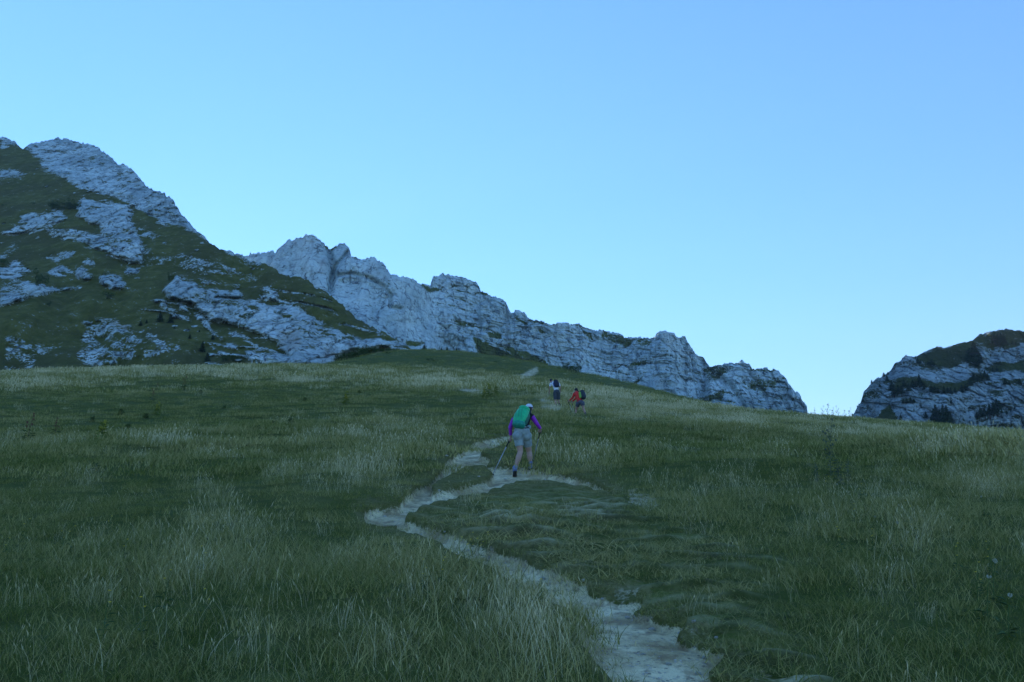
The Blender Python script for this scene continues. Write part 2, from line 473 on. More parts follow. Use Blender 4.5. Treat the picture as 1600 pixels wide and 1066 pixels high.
def rock_relief(Xw, Zw, s=1.0, dip=0.25, seed=0, strat=1.0, vert=1.0, blk=1.0):
    """metres of relief towards the viewer; Xw across, Zw up"""
    wrx = Xw + 6 * s * fbm(Xw / (30 * s), Zw / (30 * s), seed=seed + 1); wrz = Zw + 5 * s * fbm(Xw / (34 * s), Zw / (26 * s), seed=seed + 2)
    r = 7.0 * s * fbm(Xw / (48 * s), Zw / (60 * s), octv=3, seed=seed + 3)
    r = r + vert * 5.0 * s * (ridged(wrx / (26 * s), wrz / (85 * s), 3, seed + 4) - .5)
    f1, df, cv = worley(wrx / (11 * s), wrz / (15 * s), seed + 5)
    r = r + blk * (4.0 * s * (cv - .5) + 1.6 * s * (.5 - f1) - 3.0 * s * np.exp(-df * 9))
    f1, df2, cv2 = worley(wrx / (4.2 * s), wrz / (3.6 * s), seed + 6)
    r = r + blk * (1.6 * s * (cv2 - .5) - 1.3 * s * np.exp(-df2 * 7))
    st = (wrz + dip * wrx + 3 * s * fbm(Xw / (22 * s), Zw / (9 * s), seed=seed + 8)) / (7.5 * s)
    for k, a in ((1.0, 1.5), (2.6, .8)):
        q = st * k; q = q - np.floor(q)
        msk = sst(-.35, .35, noise(Xw / (30 * s) + k, Zw / (14 * s), seed=seed + 9))
        r = r + strat * a * s * (q ** 2.2) * msk - strat * a * .9 * s * np.exp(-((q - .97) / .06) ** 2) * msk
    r = r + .5 * s * fbm(Xw / (3 * s), Zw / (3 * s), octv=3, seed=seed + 10)
    return r * 1.5

def mountain_mat(name, rock_a, rock_b, streak, grass_a, grass_b, sc=1.0, seed=0.0, bd=2.2, hk=.62):
    t = NT(name); ob = t.obj()
    mp = t.n("ShaderNodeMapping"); t.l(ob, mp.inputs[0]); mp.inputs['Location'].default_value = (seed, seed * .7, 0)
    ob = mp.outputs[0]
    nb = t.noise(ob, .025 / sc, 5, .6); nm = t.noise(ob, .14 / sc, 6, .65, .3); nf = t.noise(ob, .7 / sc, 5, .65)
    vs = t.noise(t.scale(ob, (1, .3, .12)), .22 / sc, 5, .6, .4)
    hs = t.noise(t.scale(ob, (.13, .2, 1), (0, R(9), 0)), .45 / sc, 5, .6, .6)
    rc = t.mix(t.mr(nb, .38, .62), rock_a, rock_b)
    rc = t.mix(t.mr(nm, .3, .5, .55, 0), rc, tuple(x * .55 for x in rock_a))
    rc = t.mix(t.mr(vs, .5, .68, 0, .5), rc, streak)
    rc = t.mix(t.mr(hs, .53, .66, 0, hk), rc, streak)
    rc = t.mix(t.mr(nm, .54, .70, 0, .5), rc, tuple(x * .5 for x in streak))
    rc = t.mix(t.mr(nf, .32, .46, .45, 0), rc, tuple(x * .6 for x in streak))
    rc = t.mix(t.mr(nf, .54, .68, 0, .5), rc, (.66, .68, .68))
    rc = t.mix(t.math('MULTIPLY', t.attr('warm'), .55), rc, (.36, .29, .2))
    # joints and cracks
    w = t.n("ShaderNodeTexVoronoi", feature='DISTANCE_TO_EDGE'); 
    wv = t.n("ShaderNodeVectorMath", operation='ADD')
    nn = t.n("ShaderNodeTexNoise"); t.l(ob, nn.inputs['Vector']); nn.inputs['Scale'].default_value = .12 / sc
    sm = t.n("ShaderNodeVectorMath", operation='SCALE'); t.l(nn.outputs['Color'], sm.inputs[0]); sm.inputs['Scale'].default_value = 14 * sc
    t.l(t.scale(ob, (1, 1, .55)), wv.inputs[0]); t.l(sm.outputs[0], wv.inputs[1]); t.l(wv.outputs[0], w.inputs['Vector'])
    w.inputs['Scale'].default_value = .085 / sc
    ck = t.mr(w.outputs['Distance'], .0, .07, .9, 0)
    ck = t.math('MULTIPLY', ck, t.mr(nm, .42, .58))
    rc = t.mix(ck, rc, tuple(x * .35 for x in streak))
    gr = t.mix(t.mr(nm, .35, .65), grass_a, grass_b)
    gr = t.mix(t.mr(nb, .45, .62, 0, .6), gr, tuple(a * .5 + b * .6 for a, b in zip(grass_a, (.06, .05, .025))))
    gr = t.mix(t.mr(nf, .58, .7, 0, .35), gr, (.12, .12, .08))
    k = t.math('ADD', t.attr('rock'), t.math('MULTIPLY', t.math('SUBTRACT', nf, .5), 2.2))
    k = t.math('ADD', k, t.math('MULTIPLY', t.math('SUBTRACT', nm, .5), 2.2))
    k = t.mr(k, .34, .70)
    col = t.mix(k, gr, rc)
    h = t.math('ADD', t.math('MULTIPLY', nm, 2.2), nf)
    return t.done(col, .95, t.bump(h, bd * sc, 1.0), .1)

def massif(name, top, bottom_py, px0, px1, nx, nt, depth, rockf, mat, sil=1.6, seed=0, backd=120, cut=None):
    """relief terrain: rows run from its hidden foot to the skyline, then roll over and go down the far side"""
    pxs = np.linspace(px0, px1, nx)
    tp = interp(top, pxs) - sil * (1.6 * ridged(pxs / 26, pxs * 0 + seed, 4, seed + 70) - .9) * 1.5 - sil * (2.2 * (worley(pxs / 7., pxs * 0 + .5, seed + 71)[2] - .5) + 1.4 * (worley(pxs / 3., pxs * 0 + .5, seed + 72)[2] - .5)) * interp([(0, 1), (1e4, 1)], pxs)
    tt = np.concatenate([np.linspace(0, .12, 8)[:-1], np.linspace(.12, 1, nt)])
    PX = np.repeat(pxs[None], len(tt), 0)
    PY = bottom_py + (tp[None] - bottom_py) * tt[:, None]
    T = tan_el(PY); W = wx(PX, PY)
    D = depth(PX, PY, T)
    Xw, Zw = W * D, T * D
    rock, relief, warm = rockf(PX, PY, Xw, Zw)
    roll = sst(0, .02, 1 - tt)[:, None]
    D2 = D - relief + 3.0 * (1 - roll)
    V = np.stack([W * D2, D2, T * D2], -1)
    # far side
    last = V[-1]; dirv = np.stack([last[:, 0] / last[:, 1], np.ones(nx)], -1)
    back = []
    for q in (2, 6, 14, 30, 60, backd, backd * 2.2):
        b = last.copy(); b[:, 0] += dirv[:, 0] * q; b[:, 1] += q
        b[:, 2] = last[:, 2] - q * (.25 + .55 * min(1, q / backd)) + .12 * q * noise(last[:, 0] / 20, np.full(nx, q / 9.), seed=seed + 4)
        back.append(b)
    V = np.concatenate([V, np.array(back)], 0)
    nr = V.shape[0]
    ex = len(back)
    pad = lambda a: np.concatenate([a, np.repeat(a[-1:], ex, 0)], 0).ravel()
    me = np_mesh(name, V.reshape(-1, 3), grid_faces(nr, nx), dict(rock=pad(rock), warm=pad(warm)))
    o = link(name, me, mat)
    return o, (PX, PY, np.stack([W * D2, D2, T * D2], -1))

# --- the left-hand mountain: a steep grass slope broken by rock bands
R2 = lambda p: Z(2.5375, 0, 180, p)
Z3 = lambda p: Z(4.844, 0, 380, p)
Z4 = lambda p: Z(5.328, 200, 400, p)
R3 = lambda p: Z(3.2, 350, 340, p)
R4 = lambda p: Z(3.2, 800, 480, p)
R5 = lambda p: Z(5.33, 1300, 500, p)
A_ROCK = [
 ([(0,206)] + R2([(0,60),(30,95),(62,112),(90,118),(160,180),(170,215),(240,240),(300,290),(370,310),(450,320),(520,350),(600,400),(650,435),(700,440),(800,490),(900,545),(1000,585)]) + [(420,410),(380,360),(300,200),(150,190),(0,190)], 1.0, 3),
 (R2([(0,80),(30,70),(60,110),(20,130),(0,128)]), 1, 2), (R2([(0,215),(60,215),(100,235),(90,250),(0,265)]), .75, 2),
 (R2([(300,370),(335,325),(380,345),(420,345),(450,350),(500,355),(525,380),(520,420),(545,460),(570,510),(560,590),(500,585),(420,550),(350,520),(300,495),(200,478),(185,455),(260,450),(300,460),(360,470),(400,470),(390,440),(350,430),(300,400)]), 1, 9),
 (R2([(15,470),(60,440),(90,400),(130,385),(155,400),(200,380),(240,378),(272,410),(200,440),(110,465),(50,475)]), 1, 7),
 (R2([(0,560),(60,520),(95,515),(60,545),(0,570)]), .75, 2), (R2([(160,570),(200,550),(250,550),(300,540),(270,570),(230,585)]), .85, 3),
 (R2([(200,620),(250,590),(290,625),(240,640)]), .8, 2), (R2([(0,610),(60,575),(100,590),(125,620),(60,645),(0,655)]), 1, 5),
 (R2([(300,600),(340,610),(370,640),(360,655),(310,650)]), 1, 5), (R2([(395,640),(430,625),(480,650),(505,685),(480,695),(440,685),(400,665)]), 1.1, 6),
 (R2([(320,580),(345,565),(375,575),(375,590),(340,593)]), 1, 3), (R2([(495,610),(520,602),(550,615),(547,643),(520,635),(497,625)]), 1, 3),
 (R2([(0,690),(60,655),(150,668),(190,680),(320,685),(200,705),(120,725),(0,762)]), .9, 4),
 (R2([(570,560),(700,550),(820,570),(900,600),(950,640),(800,630),(650,600),(570,600)]), .42, 1.5),
 (R2([(900,600),(1015,640),(1015,660),(900,640)]), .42, 1.5), (R2([(790,650),(950,665),(940,680),(800,668)]), .8, 2),
 (R2([(545,440),(600,455),(640,470),(620,490),(560,480)]), .7, 2), (R2([(520,430),(560,480),(610,550),(570,590),(545,560)]), .45, 2),
 (Z4([(295,290),(340,240),(400,165),(440,170),(500,220),(560,225),(600,262),(740,272),(930,310),(930,335),(820,330),(740,325),(730,350),(900,368),(1080,370),(1130,265),(1190,258),(1240,320),(1280,400)]) + R3([(130,425),(200,420),(300,432),(340,442),(400,470),(470,520),(540,550),(600,590),(700,610),(760,612),(900,620),(925,645),(740,662),(640,665),(560,700),(540,745),(150,745),(100,665)]) + Z4([(1332,830),(1230,720),(1130,670),(1050,640),(900,590),(720,530),(600,460),(525,390),(450,380),(380,350)]), 1.0, 9),
 (Z4([(265,390),(300,400),(380,440),(450,500),(520,550),(440,520),(340,450),(270,420)]), .8, 2), (Z4([(400,390),(440,395),(510,470),(450,455)]), .9, 2),
 (Z4([(560,470),(600,490),(620,530),(580,510)]), .9, 2), (Z4([(630,555),(670,560),(720,640),(800,700),(920,770),(880,780),(780,720),(690,650),(640,600)]), .9, 3),
 (Z4([(640,720),(700,730),(820,810),(780,840),(700,790)]), .75, 2), (Z4([(980,770),(1110,840),(1130,880),(1060,885),(990,830)]), .95, 3),
 (Z4([(890,600),(1040,610),(1050,640),(900,620)]), .7, 2), (Z4([(940,670),(1040,700),(1130,760),(1200,840),(1100,800),(960,710)]), .75, 2),
 (Z3([(640,640),(780,580),(870,575),(960,610),(1080,670),(1211,730),(1300,800),(1211,860),(1000,900),(700,935),(640,900),(600,830)]), .56, 2),
 (Z3([(40,710),(140,700),(200,760),(400,790),(460,780),(300,860),(240,960),(60,1000),(20,900)]), .46, 1), (Z3([(640,590),(780,565),(770,585),(650,620)]), .7, 1),
 (Z4([(340,740),(430,750),(420,780),(350,780)]), .5, 1), (Z4([(450,820),(550,810),(540,840),(460,840)]), .55, 1),
 (R3([(0,330),(60,322),(90,340),(60,352),(0,345)]), .8, 3), (R3([(0,362),(70,372),(80,392),(0,390)]), .85, 3),
 (R3([(185,365),(215,345),(260,370),(285,420),(200,415)]), 1.0, 6),
]
A_GRASS = [
 (R3([(0,525),(100,560),(230,608),(262,640),(180,640),(60,612),(0,600)]), 1.0), (R3([(120,440),(190,462),(180,468),(110,452)]), .8),
 (R3([(250,468),(330,490),(300,498),(240,480)]), .8), (R3([(65,495),(130,480),(150,505),(90,510)]), .7),
 (R2([(270,405),(330,405),(345,430),(395,440),(395,465),(300,450),(215,445)]), .9)]
A_WARM = [(Z3([(780,580),(900,575),(1040,640),(980,680),(840,640)]), 1.0), (R3([(260,560),(380,560),(380,650),(320,670),(270,620)]), .6), (R3([(500,650),(560,650),(560,725),(500,725)]), .5)]
A_TOP = [(-700,190),(-400,165),(-150,180),(-40,205),(0,213),(24,221),(35,232),(52,223),(80,217),(103,214),(132,224),(148,227),(165,240),(180,254),(192,256),(210,268),(232,292),(250,297),(270,312),(290,340),(304,356),(320,371),(345,388),(368,396),(381,402),(428,418),(441,427),(475,434),(490,446),(522,465),(553,493),(578,509),(606,521),(625,531),(637,540),(650,550),(680,575),(740,640),(800,720)]  # unseen crest left of the view is added height to block the sun
def a_depth(px, py, T):
    D = 169.0 / (.71 - np.minimum(T, .60))
    D = D + 26 * fbm(px / 170., py / 120., octv=3, seed=201) + 0.02 * (px - 300)
    # gullies and ribs of the lower grass slopes
    D = D + 9 * fbm((px + py * .5) / 55., py / 160., octv=3, seed=204) * sst(380, 470, py)
    return D
def a_rock(PX, PY, X, Zw):
    jit = 6.0 * fbm(X / 12., Zw / 7., octv=5, seed=210, gain=.65) + 1.5 * noise(X / 2.6, Zw / 2.2, seed=212)
    rock = np.zeros(PX.shape); rel = np.zeros(PX.shape)
    RR = rock_relief(X, Zw, .66, .35, 220, strat=.45, vert=1.5, blk=.7)
    for poly, dens, prot in A_ROCK:
        s = sdf_poly(PX, PY, poly) + jit
        m = sst(-5, 4.5, s)
        if dens < 1: m = m * (dens + .0) 
        rock = np.maximum(rock, m * (1.0 if dens >= 1 else 1))
        rel = np.maximum(rel, sst(-1, 6, s) * prot * (0.9 if dens >= .7 else .4))
    for poly, dens in A_GRASS:
        s = sdf_poly(PX, PY, poly) + jit
        rock = rock * (1 - dens * sst(-2, 3, s))
    # grassy ledges and dark seams inside the rock
    q = (Zw + .38 * X + 5 * fbm(X / 18., Zw / 12., seed=240)) / 5.2; q -= np.floor(q)
    rock = rock * (1 - .6 * np.exp(-((q - .5) / .14) ** 2) * sst(-.1, .35, noise(X / 13., Zw / 7., seed=241)))
    rock = rock * (1 - .5 * sst(.15, .5, fbm(X / 9., Zw / 5., octv=3, seed=242)))
    # loose white stones and low ledges scattered on the grass
    f1, df, cv = worley(X / 3.4, Zw / 2.0, 230)
    dens = sst(.1, .6, fbm(X / 45., Zw / 22., octv=3, seed=231)) * .16 + .012
    st = (cv < dens) * sst(.42, .2, f1)
    rock = np.maximum(rock, st * .9)
    q = (Zw + .30 * X + 4 * fbm(X / 30., Zw / 14., seed=233)) / 6.0; q -= np.floor(q)
    led = np.exp(-((q - .5) / .13) ** 2) * sst(.12, .4, noise(X / 22., Zw / 11., seed=235)) * sst(395, 430, PY) * sst(180, 260, PX)
    rock = np.maximum(rock, led * .72)
    warm = np.zeros(PX.shape)
    for poly, a in A_WARM: warm = np.maximum(warm, a * sst(-4, 6, sdf_poly(PX, PY, poly) + jit))
    rel = rel * (.7 + .5 * fbm(X / 20., Zw / 20., seed=236)) + RR * rock + 1.0 * fbm(X / 9., Zw / 9., octv=3, seed=237) * (1 - rock)
    return rock, rel, warm

mat_a = mountain_mat("limestone_and_grass_left", (.44, .53, .50), (.70, .80, .73), (.12, .15, .155), (.088, .092, .018), (.148, .144, .036), .75, 0.0, 1.6, .3)
MA, SA = massif("mountain", A_TOP, 760, -700, 800, 1000, 430, a_depth, a_rock, mat_a, sil=1.9, seed=1, backd=160)
tag(MA, "steep left mountain with white limestone bands over dark grass slopes", "mountain", kind="structure")

# --- the long limestone wall behind
B_TOP = [(250,470),(330,420),(381,399),(400,397),(430,393),(440,383),(450,376),(462,373),(478,367),(490,367),(500,374),(510,384),(520,386),(530,380),(540,381),(546,388),(549,402),(562,404),(585,402),(598,411),(612,427),(640,433),(655,441),(672,446),(677,430),(700,428),(720,432),(745,441),(751,455),(770,460),(790,472),(798,487),(812,485),(835,500),(862,504),(895,504),(920,513),(950,518),(985,528),(1020,525),(1033,517),(1045,518),(1058,525),(1070,526),(1080,542),(1086,553),(1100,560),(1106,570),(1114,571),(1135,567),(1160,564),(1171,568),(1176,576),(1200,574),(1215,579),(1225,588),(1238,605),(1252,620),(1262,634),(1262,700)]
def b_depth(px, py, T):
    base = np.interp(px, [250,380,500,640,680,800,950,1030,1100,1110,1180,1262,1300], [560,590,600,640,680,730,800,800,840,820,830,850,860.])
    D = base / (1 - .34 * (T - .08) / .5) 
    D = D + 46 * (sst(.05, .3, T)) + 24 * fbm(px / 70., py / 140., octv=3, seed=301)
    # the big smooth buttresses on the left
    for cx, w, a in ((487, 42, 28), (590, 60, 34), (700, 44, 18), (770, 30, 14), (850, 40, 16), (930, 26, 12), (1045, 46, 26), (1160, 40, 18), (1220, 30, 16)):
        D = D - a * np.exp(-((px - cx) / w) ** 2)
    for pts, wd, a in ((R3([(520,150),(540,230),(545,300),(530,370)]), 5, 16), (R3([(620,170),(560,240),(530,320)]), 3, 9),
                       (R3([(570,290),(640,280),(720,300),(800,345),(835,390),(830,450),(880,455)]), 3.2, 8), (R4([(940,260),(1000,330),(1100,400),(1160,500)]), 5, 12)):
        D = D + a * np.exp(-(line_d(px, py, pts) / wd) ** 2)
    # hollow under the great arch
    D = D + 7 * sst(-2, 8, sdf_poly(px, py, R3([(560,300),(640,290),(720,310),(800,350),(830,400),(800,460),(760,500),(660,470),(560,400)])))
    return D
def line_d(px, py, pts):
    d = np.full(px.shape, 1e9)
    for (ax, ay), (bx, by) in zip(pts[:-1], pts[1:]):
        ex, ey = bx - ax, by - ay
        t = np.clip(((px - ax) * ex + (py - ay) * ey) / (ex * ex + ey * ey), 0, 1)
        d = np.minimum(d, np.hypot(px - ax - t * ex, py - ay - t * ey))
    return d
B_GRASS = [
 (R3([(1245,590),(1350,650),(1460,690),(1620,740),(1620,760),(1400,740),(1275,690)]), 1.0), (R3([(1310,570),(1380,590),(1400,610),(1330,600)]), .9),
 (R3([(1370,640),(1450,650),(1560,690),(1600,720),(1500,700)]), .9), (R3([(1150,510),(1260,530),(1240,545),(1170,540)]), .8),
 (R3([(1130,335),(1200,340),(1205,352),(1130,350)]), .9), (R3([(990,335),(1045,345),(1100,350),(1090,370),(1010,380)]), .9), (R3([(1240,370),(1330,375),(1340,390),(1250,385)]), .8),
 (R3([(500,143),(560,140),(545,165),(510,160)]), .8), (R3([(650,200),(755,195),(700,212)]), .7),
 (R4([(10,45),(80,75),(75,90),(20,65)]), .9), (R4([(120,95),(180,130),(150,135)]), .8), (R4([(340,100),(400,140),(400,160),(350,130)]), .8),
 (R4([(455,115),(520,130),(620,160),(600,175),(580,200),(520,180),(450,150)]), .75), (R4([(600,155),(715,148),(700,190),(640,200)]), .6),
 (R4([(600,270),(680,275),(670,290),(580,300)]), .8), (R4([(600,380),(650,350),(650,370),(610,395)]), .8), (R4([(810,255),(850,250),(830,265)]), .8),
 (R4([(940,300),(1040,290),(1100,310),(1060,340),(1020,380),(980,370)]), .7), (R4([(940,450),(1000,430),(1080,400),(1050,460),(960,490)]), .65),
 (R4([(1140,370),(1340,360),(1360,380),(1250,400),(1300,440),(1200,420)]), .6), (R4([(1195,305),(1330,315),(1300,325),(1200,315)]), .7),
 (R4([(0,210),(80,240),(200,290),(120,290),(0,280)]), 1.0), (R3([(910,622),(1000,628),(960,645),(910,640)]), .9), (R4([(470,290),(560,295),(640,300),(560,306)]), .6)]
def b_rock(PX, PY, X, Zw):
    jit = 3.0 * fbm(X / 22., Zw / 14., octv=4, seed=310) + 1.4 * noise(X / 5., Zw / 4., seed=312)
    s_right = sst(640, 720, PX)
    RR = rock_relief(X, Zw, 1.15, .10, 320, strat=2.4, vert=1.2, blk=.75) * s_right + rock_relief(X, Zw, 1.15, .2, 340, strat=.2, vert=2.2, blk=.45) * (1 - s_right) * .48
    rock = np.ones(PX.shape)
    for poly, a in B_GRASS:
        rock = rock * (1 - a * sst(-2.5, 3.0, sdf_poly(PX, PY, poly) + jit))
    q = (Zw + .1 * X + 6 * fbm(X / 40., Zw / 20., seed=333)) / 11.0; q -= np.floor(q)
    led = np.exp(-((q - .5) / .1) ** 2) * sst(.15, .5, noise(X / 26., Zw / 15., seed=335)) * s_right
    rock = rock * (1 - .62 * led)
    bx = interp(B_TOP, PX)
    top = sst(12, 1, PY - bx) * sst(-.05, .4, noise(X / 24., X * 0 + 3, seed=337))
    rock = rock * (1 - .25 * top)
    warm = sst(.35, .8, fbm(X / 30., Zw / 50., seed=338)) * .35 + .5 * sst(-4, 8, sdf_poly(PX, PY, R3([(455,200),(520,210),(525,290),(470,280)])) + jit)
    return rock, RR - 2 * (1 - rock), warm
mat_b = mountain_mat("limestone_wall", (.45, .56, .53), (.64, .75, .69), (.17, .22, .235), (.074, .090, .012), (.115, .125, .020), 1.25, 31.0, 1.2)
MB, SB = massif("cliff", B_TOP, 800, 250, 1262, 950, 330, b_depth, b_rock, mat_b, sil=1.7, seed=2, backd=140)
tag(MB, "long pale limestone wall with grey streaks running down to the right behind the meadow", "cliff", kind="structure")

# --- the right-hand mountain
C_TOP = R5([(100,900),(150,820),(200,745),(240,680),(252,640),(265,600),(310,550),(370,490),(440,460),(490,410),(520,360),(590,320),(615,295),(700,300),(790,255),(870,225),(960,225),(1090,185),(1170,170),(1225,120),(1340,95),(1440,80),(1600,92),(1900,120),(2600,260),(3600,500),(4600,900)])
C_GRASS = [
 (R5([(700,305),(790,255),(870,225),(960,225),(1090,180),(1170,165),(1190,180),(1140,260),(1125,330),(1080,370),(1000,400),(900,405),(800,372),(720,340)]), 1.0),
 (R5([(1190,170),(1225,110),(1340,85),(1600,80),(2400,150),(2400,260),(1600,205),(1500,230),(1330,240),(1240,200)]), .9),
 (R5([(1340,365),(1600,335),(2200,360),(2200,460),(1600,415),(1450,418),(1330,425),(1160,480),(1110,500),(1000,510),(780,505),(700,480),(600,470),(520,540),(480,560),(540,640),(620,590),(700,565),(850,600),(1000,615),(1110,595),(1200,525),(1290,490),(1320,440),(1250,400)]), 1.0),
 (R5([(365,835),(430,750),(480,710),(530,800),(520,840)]), 1.0), (R5([(1400,490),(1600,500),(1600,530),(1450,530)]), .7), (R5([(1100,330),(1230,330),(1240,400),(1150,400)]), .7),
 (R5([(560,640),(690,650),(690,690),(580,690)]), .7)]
def c_depth(px, py, T):
    D = 520 / (1 - .60 * (T - .06)) + 60 * sst(.07, .2, T) + 22 * fbm(px / 60., py / 80., octv=3, seed=401) + np.maximum(0, 1420 - px) * .35
    led = sst(-6, 6, sdf_poly(px, py, C_GRASS[2][0]))
    D = D + 10 * sst(595, 575, py)
    return D
def c_rock(PX, PY, X, Zw):
    jit = 7.0 * fbm(X / 12., Zw / 9., octv=5, seed=410, gain=.62) + 1.4 * noise(X / 3., Zw / 3., seed=412)
    RR = rock_relief(X, Zw, .8, -.12, 420, strat=1.3, vert=1.2)
    rock = np.ones(PX.shape)
    for poly, a in C_GRASS: rock = rock * (1 - a * sst(-3, 3.5, sdf_poly(PX, PY, poly) + jit))
    # thin soil and scrub on the ledges of the steep left shoulder
    q = (Zw - .12 * X + 5 * fbm(X / 20., Zw / 12., seed=433)) / 8.0; q -= np.floor(q)
    rock = rock * (1 - .6 * np.exp(-((q - .5) / .13) ** 2) * sst(.0, .4, noise(X / 14., Zw / 9., seed=435)))
    sh = sst(1400, 1340, PX)
    rock = rock * (1 - .5 * sst(.05, .4, fbm(X / 10., Zw / 6., octv=3, seed=440)))
    rock = rock * (1 - .45 * sh * sst(-.3, .3, noise(X / 6., Zw / 8., seed=436)))
    warm = .8 * sst(-3, 5, sdf_poly(PX, PY, R5([(325,650),(345,650),(365,790),(340,790)])) + jit * .4)
    return rock, RR * (.3 + .7 * rock), warm
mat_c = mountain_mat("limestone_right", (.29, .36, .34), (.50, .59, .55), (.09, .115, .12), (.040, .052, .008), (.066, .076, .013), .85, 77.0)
MC, SC = massif("hill", C_TOP, 800, 1319, 2100, 620, 300, c_depth, c_rock, mat_c, sil=.9, seed=3, backd=140)
tag(MC, "rounded mountain at the right edge with banded cliffs below grassy ledges", "mountain", kind="structure")

def surf(sm, px, py):
    PX, PY, V = sm
    k = np.argmin((PX - px) ** 2 + (PY - py) ** 2)
    return V.reshape(-1, 3)[k]
# ------------------------------------------------------------------ grass
def tuft(name, n, rad, h0, h1, width, lean, curl, heads=0.0, seed=0, flat=0.0):
    r = np.random.default_rng(seed)
    V = []; Fc = []; U = []
    k = 0
    for i in range(n):
        a = r.uniform(0, 2 * math.pi); q = rad * math.sqrt(r.uniform())
        bx, by = q * math.cos(a), q * math.sin(a)
        h = r.uniform(h0, h1) * (1 - .25 * q / rad)
        la = r.uniform(0, 2 * math.pi); ln = abs(r.normal(0, lean)) + flat
        dx, dy = math.cos(la), math.sin(la)
        fa = r.uniform(0, math.pi); wx_, wy_ = math.cos(fa), math.sin(fa)
        w = width * r.uniform(.6, 1.3)
        cu = curl * r.uniform(.3, 1.5)
        tone = r.uniform()
        segs = 3
        for s in range(segs + 1):
            t = s / segs
            off = h * (ln * t + cu * t * t)
            z = h * t * (1 - .35 * (ln + cu) * t) 
            ww = w * (1 - .85 * t) * .5 if not heads else w * .5 * (1 - .4 * t)
            cx, cy = bx + dx * off, by + dy * off
            V += [(cx - wx_ * ww, cy - wy_ * ww, z), (cx + wx_ * ww, cy + wy_ * ww, z)]
            U += [tone, tone]
        for s in range(segs):
            Fc.append((k + 2*s, k + 2*s + 1, k + 2*s + 3, k + 2*s + 2))
        k += 2 * (segs + 1)
        if heads and r.uniform() < heads:                   # a feathery seed head along the tip
            hl = h * r.uniform(.12, .24); tx, ty, tz = cx, cy, z
            for e in range(2):
                ea = r.uniform(0, math.pi); ex, ey = math.cos(ea) * width * 1.5, math.sin(ea) * width * 1.5
                ox, oy = dx * hl * .25, dy * hl * .25
                V += [(tx - ox*.2, ty - oy*.2, tz - hl * .5), (tx + ex, ty + ey, tz), (tx + ox, ty + oy, tz + hl * .5), (tx - ex, ty - ey, tz)]
                U += [tone] * 4
                Fc.append((k, k+1, k+2, k+3)); k += 4
    me = np_mesh(name, np.array(V), np.array(Fc), dict(tone=np.array(U)), smooth=False)
    return me

def grass_mat(name, c0, c1, d0, d1):
    t = NT(name)
    tint = t.attr('tint', True); tone = t.attr('tone')
    a = t.mix(tone, c0, c1); b = t.mix(tone, d0, d1)
    f = t.math('ADD', tint, t.math('MULTIPLY', t.math('SUBTRACT', tone, .5), .5))
    col = t.mix(t.mr(f, 0, 1, 0, 1, False), a, b)
    # thin blades let some light through
    tr = t.n("ShaderNodeBsdfTranslucent"); t.l(col, tr.inputs[0])
    mx = t.n("ShaderNodeMixShader"); mx.inputs[0].default_value = .3
    t.done(col, .75, None, .25)
    t.l(t.b.outputs[0], mx.inputs[1]); t.l(tr.outputs[0], mx.inputs[2]); t.l(mx.outputs[0], t.out.inputs[0])
    return t.m

GM = grass_mat("green_blades", (.075, .106, .010), (.195, .215, .032), (.36, .31, .09), (.62, .51, .20))
DM = grass_mat("dry_stems", (.34, .31, .11), (.56, .49, .23), (.68, .57, .30), (.92, .80, .50))

tcol = bpy.data.collections.new("grass_sources")
specs = [ # name prefix gives the order
 ("a", 0, lambda s: tuft("blades", 70, .28, .06, .17, .006, .35, .5, seed=s), GM),      # 0-2 near green
 ("a", 1, lambda s: tuft("blades", 70, .30, .08, .22, .006, .30, .45, seed=s), GM),
 ("a", 2, lambda s: tuft("blades", 80, .30, .05, .13, .006, .45, .6, seed=s), GM),
 ("b", 0, lambda s: tuft("blades", 18, .24, .30, .66, .0030, .10, .22, heads=.7, seed=s), DM),   # 3-5 near dry stems
 ("b", 1, lambda s: tuft("blades", 26, .28, .22, .50, .0030, .16, .3, heads=.5, seed=s), DM),
 ("b", 2, lambda s: tuft("blades", 14, .30, .38, .80, .0032, .12, .35, heads=.9, seed=s), DM),
 ("c", 0, lambda s: tuft("blades", 110, .26, .07, .17, .005, .55, .8, seed=s, flat=.25), GM),     # 6-7 trampled
 ("c", 1, lambda s: tuft("blades", 110, .26, .06, .14, .005, .65, .9, seed=s, flat=.4), GM),
 ("d", 0, lambda s: tuft("blades", 90, .62, .10, .26, .016, .30, .5, seed=s), GM),      # 8-9 middle distance green
 ("d", 1, lambda s: tuft("blades", 90, .62, .08, .20, .016, .35, .5, seed=s), GM),
 ("e", 0, lambda s: tuft("blades", 46, .60, .20, .52, .009, .12, .25, heads=.35, seed=s), DM),    # 10-11 middle distance dry
 ("e", 1, lambda s: tuft("blades", 36, .60, .28, .64, .009, .12, .25, heads=.45, seed=s), DM),
 ("f", 0, lambda s: tuft("blades", 80, 1.3, .12, .32, .045, .3, .4, seed=s), GM),       # 12 far green
 ("g", 0, lambda s: tuft("blades", 60, 1.3, .30, .65, .032, .12, .2, heads=.4, seed=s), DM),     # 13 far dry
]
for i, (p, q, f, m) in enumerate(specs):
    me = f(100 + i); me.materials.append(m)
    o = bpy.data.objects.new("grass_tuft_%s%d" % (p, q), me)
    tcol.objects.link(o)

